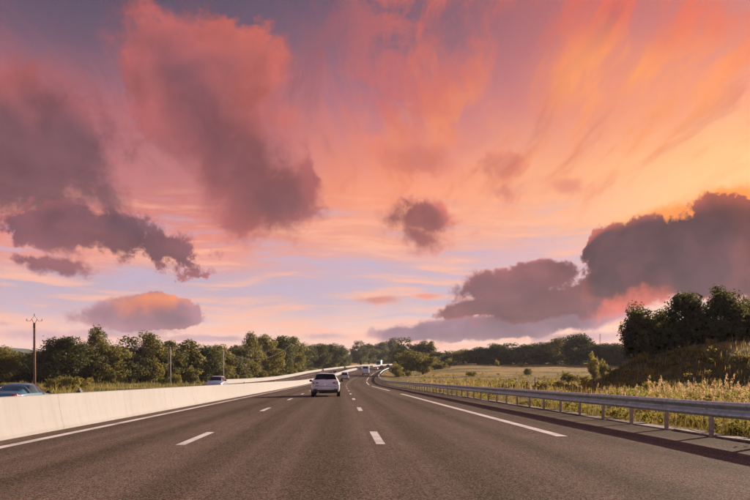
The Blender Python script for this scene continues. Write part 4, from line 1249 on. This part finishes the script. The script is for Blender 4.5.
PI = math.pi
hero = make_car('hatchback_car', 'white hatchback with red tail lights driving ahead in the middle lane', HATCH, 'white')
place(hero, -0.96, 47.6)
near = make_car('estate_car', 'dark teal-blue car behind the barrier at the left edge of the picture', SALOON, 'blue', 'glass')
place(near, -16.0, 37.4)
sil = make_car('hatchback_car', 'silver car with dark windscreen facing us beyond the median barrier', HATCH, 'silver')
place(sil, -13.3, 79.0, PI)
van = make_car('minivan', 'pale grey van with dark rear window in front of the white hatchback', VAN, 'silver', detail=False)
place(van, -1.06, 180.0)
far_w = make_car('hatchback_car', 'small white car far ahead beyond the motorhome', HATCH, 'white', detail=False)
place(far_w, 2.5, 308.0)
dk = make_car('saloon_car', 'tiny dark car ahead in front of the turquoise truck, left one', SALOON, 'black_paint', detail=False)
place(dk, 2.4, 346.0)
for l, y, rot, lab in ((2.4, 384.0, 0.0, 'tiny dark car ahead in front of the turquoise truck, right one'),):
    place(copy_tree(dk), l, y, rot, lab)
onc = make_car('saloon_car', 'dark oncoming car above the white hatchback roof, left of a close pair', SALOON, 'black_paint', detail=False, group='oncoming cars beyond the barrier')
place(onc, -9.2, 240.0, PI)
for l, y, lab in ((-9.2, 256.0, 'dark oncoming car above the white hatchback roof, right of a close pair'), (-9.2, 297.0, 'dark oncoming car above the grey van'), (-9.2, 342.0, 'dark oncoming car just left of the motorhome')):
    place(copy_tree(onc), l, y, PI, lab)


def motorhome():
    root = empty('motorhome'); tag(root, 'tall white motorhome with dark rear window in the right lane ahead', 'motorhome')
    b = MB().box((0, 0.0, 1.72), (2.24, 4.6, 2.40), 0.16); b.build('body', M['box_grey'], root, False)
    cabm = MB().add([(-.98, 2.2, .45), (.98, 2.2, .45), (.98, 3.6, .45), (-.98, 3.6, .45), (-.98, 2.2, 1.95), (.98, 2.2, 1.95), (.94, 2.75, 1.95), (-.94, 2.75, 1.95), (.95, 3.35, 1.15), (-.95, 3.35, 1.15), (.92, 3.6, .95), (-.92, 3.6, .95)],
                    [(3, 2, 1, 0), (4, 5, 6, 7), (7, 6, 8, 9), (9, 8, 10, 11), (11, 10, 2, 3), (1, 2, 10, 8), (1, 8, 6, 5), (0, 4, 7, 9), (0, 9, 11, 3)])
    cb = cabm.build('cab', M['box_grey'], root)
    MB().add([(-.86, 2.83, 1.88), (.86, 2.83, 1.88), (.87, 3.36, 1.21), (-.87, 3.36, 1.21)], [(0, 1, 2, 3)]).build('windscreen', M['glass_dark'], cb)
    MB().box((0, -2.31, 2.42), (1.50, 0.03, 0.62), 0.012).build('rear_window', M['glass_dark'], root)
    MB().box((0, -2.33, 0.52), (2.10, 0.16, 0.22), 0.05).build('bumper', M['plastic'], root)
    MB().box((0, -2.315, 0.95), (0.52, 0.02, 0.11)).build('number_plate', M['plate'], root)
    for sd in (-1, 1):
        MB().box((sd*0.98, -2.31, 0.95), (0.14, 0.05, 0.40), 0.02).build('tail_light', M['lamp_red'], root)
        MB().box((sd*1.125, 0.4, 2.1), (0.02, 1.1, 0.55), 0.008).build('side_window', M['glass_dark'], root)
        MB().box((sd*1.16, 2.95, 1.45), (0.20, 0.10, 0.32), 0.04).build('mirror', M['plastic'], root)
        for yy in (-1.35, 2.7):
            w = empty('wheel', (sd*0.95, yy, 0.35), parent=root)
            MB().lathe_x([(-.11, .22), (-.11, .33), (-.08, .35), (.08, .35), (.11, .33), (.11, .22)], (0, 0, 0), 18).build('tyre', M['tyre'], w, True)
            MB().lathe_x([(sd*.07, 0), (sd*.09, .10), (sd*.08, .22)], (0, 0, 0), 16).build('rim', M['rim'], w, True)
    return root


place(motorhome(), 2.45, 238.0)


def truck():
    root = empty('box_truck'); tag(root, 'turquoise lorry with pale blue box body coming down the opposite carriageway', 'truck')
    b = MB().add([(-1.22, 2.6, .75), (1.22, 2.6, .75), (1.22, 4.55, .75), (-1.22, 4.55, .75), (-1.22, 2.6, 3.2), (1.22, 2.6, 3.2), (1.16, 4.25, 3.1), (-1.16, 4.25, 3.1), (1.22, 4.55, 1.7), (-1.22, 4.55, 1.7)],
                 [(3, 2, 1, 0), (4, 5, 6, 7), (7, 6, 8, 9), (9, 8, 2, 3), (1, 2, 8, 6, 5), (0, 4, 7, 9, 3), (0, 1, 5, 4)])
    cab = b.build('cab', M['turquoise'], root)
    MB().add([(-1.05, 4.28, 2.95), (1.05, 4.28, 2.95), (1.10, 4.555, 1.86), (-1.10, 4.555, 1.86)], [(0, 1, 2, 3)]).build('windscreen', M['glass_dark'], cab)
    MB().box((0, 4.57, 0.80), (2.4, 0.16, 0.42), 0.05).build('bumper', M['plastic'], cab)
    MB().box((0, 4.57, 1.32), (1.5, 0.04, 0.40), 0.01).build('grille', M['plastic'], cab)
    MB().box((0, -1.1, 2.42), (2.5, 7.0, 2.75), 0.04).build('cargo_box', M['box_grey'], root)
    MB().box((0, -0.6, 0.82), (1.0, 7.6, 0.24)).build('chassis', M['plastic'], root)
    MB().box((0, 2.2, 3.30), (2.1, 0.9, 0.5), 0.2).build('wind_deflector', M['turquoise'], cab)
    for sd in (-1, 1):
        MB().box((sd*1.225, 3.55, 2.35), (0.02, 0.9, 0.75), 0.008).build('side_window', M['glass_dark'], cab)
        MB().box((sd*0.95, 4.60, 0.98), (0.32, 0.14, 0.18), 0.03).build('headlight', M['lamp_clear'], cab)
        MB().box((sd*1.40, 4.35, 2.3), (0.18, 0.10, 0.6), 0.04).build('mirror', M['plastic'], cab)
        for yy in (-3.4, -2.2, 3.55):
            w = empty('wheel', (sd*1.08, yy, 0.5), parent=root)
            MB().lathe_x([(-.15, .3), (-.15, .47), (-.11, .5), (.11, .5), (.15, .47), (.15, .3)], (0, 0, 0), 20).build('tyre', M['tyre'], w, True)
            MB().lathe_x([(sd*.05, 0), (sd*.10, .14), (sd*.06, .18), (sd*.12, .30)], (0, 0, 0), 16).build('rim', M['rim'], w, True)
    return root


place(truck(), -8.8, 440.0, PI)


# ---- the traveller seen through the side window of the pale blue car
def seat_and_person():
    base = near.location
    for sd in (-1, 1):
        b = MB().box((sd*0.37, -0.05, 0.42), (0.50, 0.52, 0.20), 0.07).box((sd*0.37, -0.36, 0.78), (0.48, 0.16, 0.62), 0.06).box((sd*0.37, -0.40, 1.17), (0.24, 0.10, 0.17), 0.04)
        b.build('seat', M['seat_cloth'], near)
    root = empty('person', base + Vector((0.37, 0.02, 0.02))); tag(root, 'person in a pale shirt sitting inside the dark teal-blue car', 'person')
    me = bpy.data.meshes.new('body')
    J = [(0, -.10, .58), (0, -.16, .80), (0, -.17, 1.00), (0, -.15, 1.09), (0, -.13, 1.17), (0, -.11, 1.27), (0, -.12, 1.33),
         (-.20, -.15, 1.00), (-.25, -.02, .80), (-.18, .25, .82), (-.15, .36, .86), (.20, -.15, 1.00), (.25, -.02, .80), (.18, .25, .82), (.15, .36, .86),
         (-.12, .05, .58), (-.14, .46, .62), (-.14, .62, .26), (.12, .05, .58), (.14, .46, .62), (.14, .62, .26)]
    Rr = [.16, .15, .16, .065, .085, .095, .07, .07, .052, .04, .045, .07, .052, .04, .045, .095, .065, .05, .095, .065, .05]
    E = [(0, 1), (1, 2), (2, 3), (3, 4), (4, 5), (5, 6), (2, 7), (7, 8), (8, 9), (9, 10), (2, 11), (11, 12), (12, 13), (13, 14), (0, 15), (15, 16), (16, 17), (0, 18), (18, 19), (19, 20)]
    me.from_pydata(J, E, []); me.update()
    o = link('body', me, root)
    sk_ = o.modifiers.new('skin', 'SKIN'); o.modifiers.new('sub', 'SUBSURF').render_levels = 2
    lay_ = me.skin_vertices[0] if me.skin_vertices else None
    if lay_ is None:
        bpy.context.view_layer.objects.active = o; lay_ = me.skin_vertices.new() if hasattr(me.skin_vertices, 'new') else me.skin_vertices[0]
    for i, r in enumerate(Rr): lay_.data[i].radius = (r, r)
    lay_.data[0].use_root = True
    m, n, out = mat_new('skin_and_shirt')
    z = n.sep(objco(n))[2]
    principled(n, out, color=n.mix(n.step(z, 1.055, 1.075), (0.55, 0.48, 0.42), (0.62, 0.34, 0.22)), rough=0.7); me.materials.append(m)
    vs, fs = [], []
    for i in range(6):
        ph = i/5*1.75
        for k in range(14):
            t = 2*PI*k/14; rr = math.sin(ph)*0.108
            vs.append((math.cos(t)*rr, -.135 + math.sin(t)*rr*1.05 - 0.012*ph, 1.285 + math.cos(ph)*0.125))
    for i in range(5):
        for k in range(14):
            if i >= 3 and 1 <= k <= 6: continue
            j = (k+1) % 14; fs.append((i*14+k, (i+1)*14+k, (i+1)*14+j, i*14+j))
    MB().add(vs, fs).build('hair', M['hair'], root, True)
    for sd in (-1, 1): MB().box((sd*.036, -.022, 1.245), (.026, .014, .014), .005).build('eye', M['hair'], root)
    MB().add([(-.016, -.026, 1.195), (.016, -.026, 1.195), (0, .004, 1.20), (0, -.022, 1.245)], [(0, 1, 2), (0, 2, 3), (2, 1, 3)]).build('nose', M['skin'], root)


seat_and_person()

# ================================================================ air
def haze():
    x, y0, y1, z0, z1 = 8200, -150, 6400, -8, 112
    o = MB().box((0, (y0+y1)/2, (z0+z1)/2), (2*x, y1-y0, z1-z0)).build('haze', None)
    m = bpy.data.materials.new('haze_air'); m.use_nodes = True; t = m.node_tree; t.nodes.clear()
    v = t.nodes.new('ShaderNodeVolumePrincipled'); out = t.nodes.new('ShaderNodeOutputMaterial')
    v.inputs['Color'].default_value = (0.82, 0.88, 0.98, 1); v.inputs['Density'].default_value = 0.00010
    v.inputs['Anisotropy'].default_value = 0.0
    t.links.new(v.outputs[0], out.inputs['Volume']); o.data.materials.append(m)
    tag(o, 'thin evening haze over the whole place', 'haze', None, 'stuff')


haze()
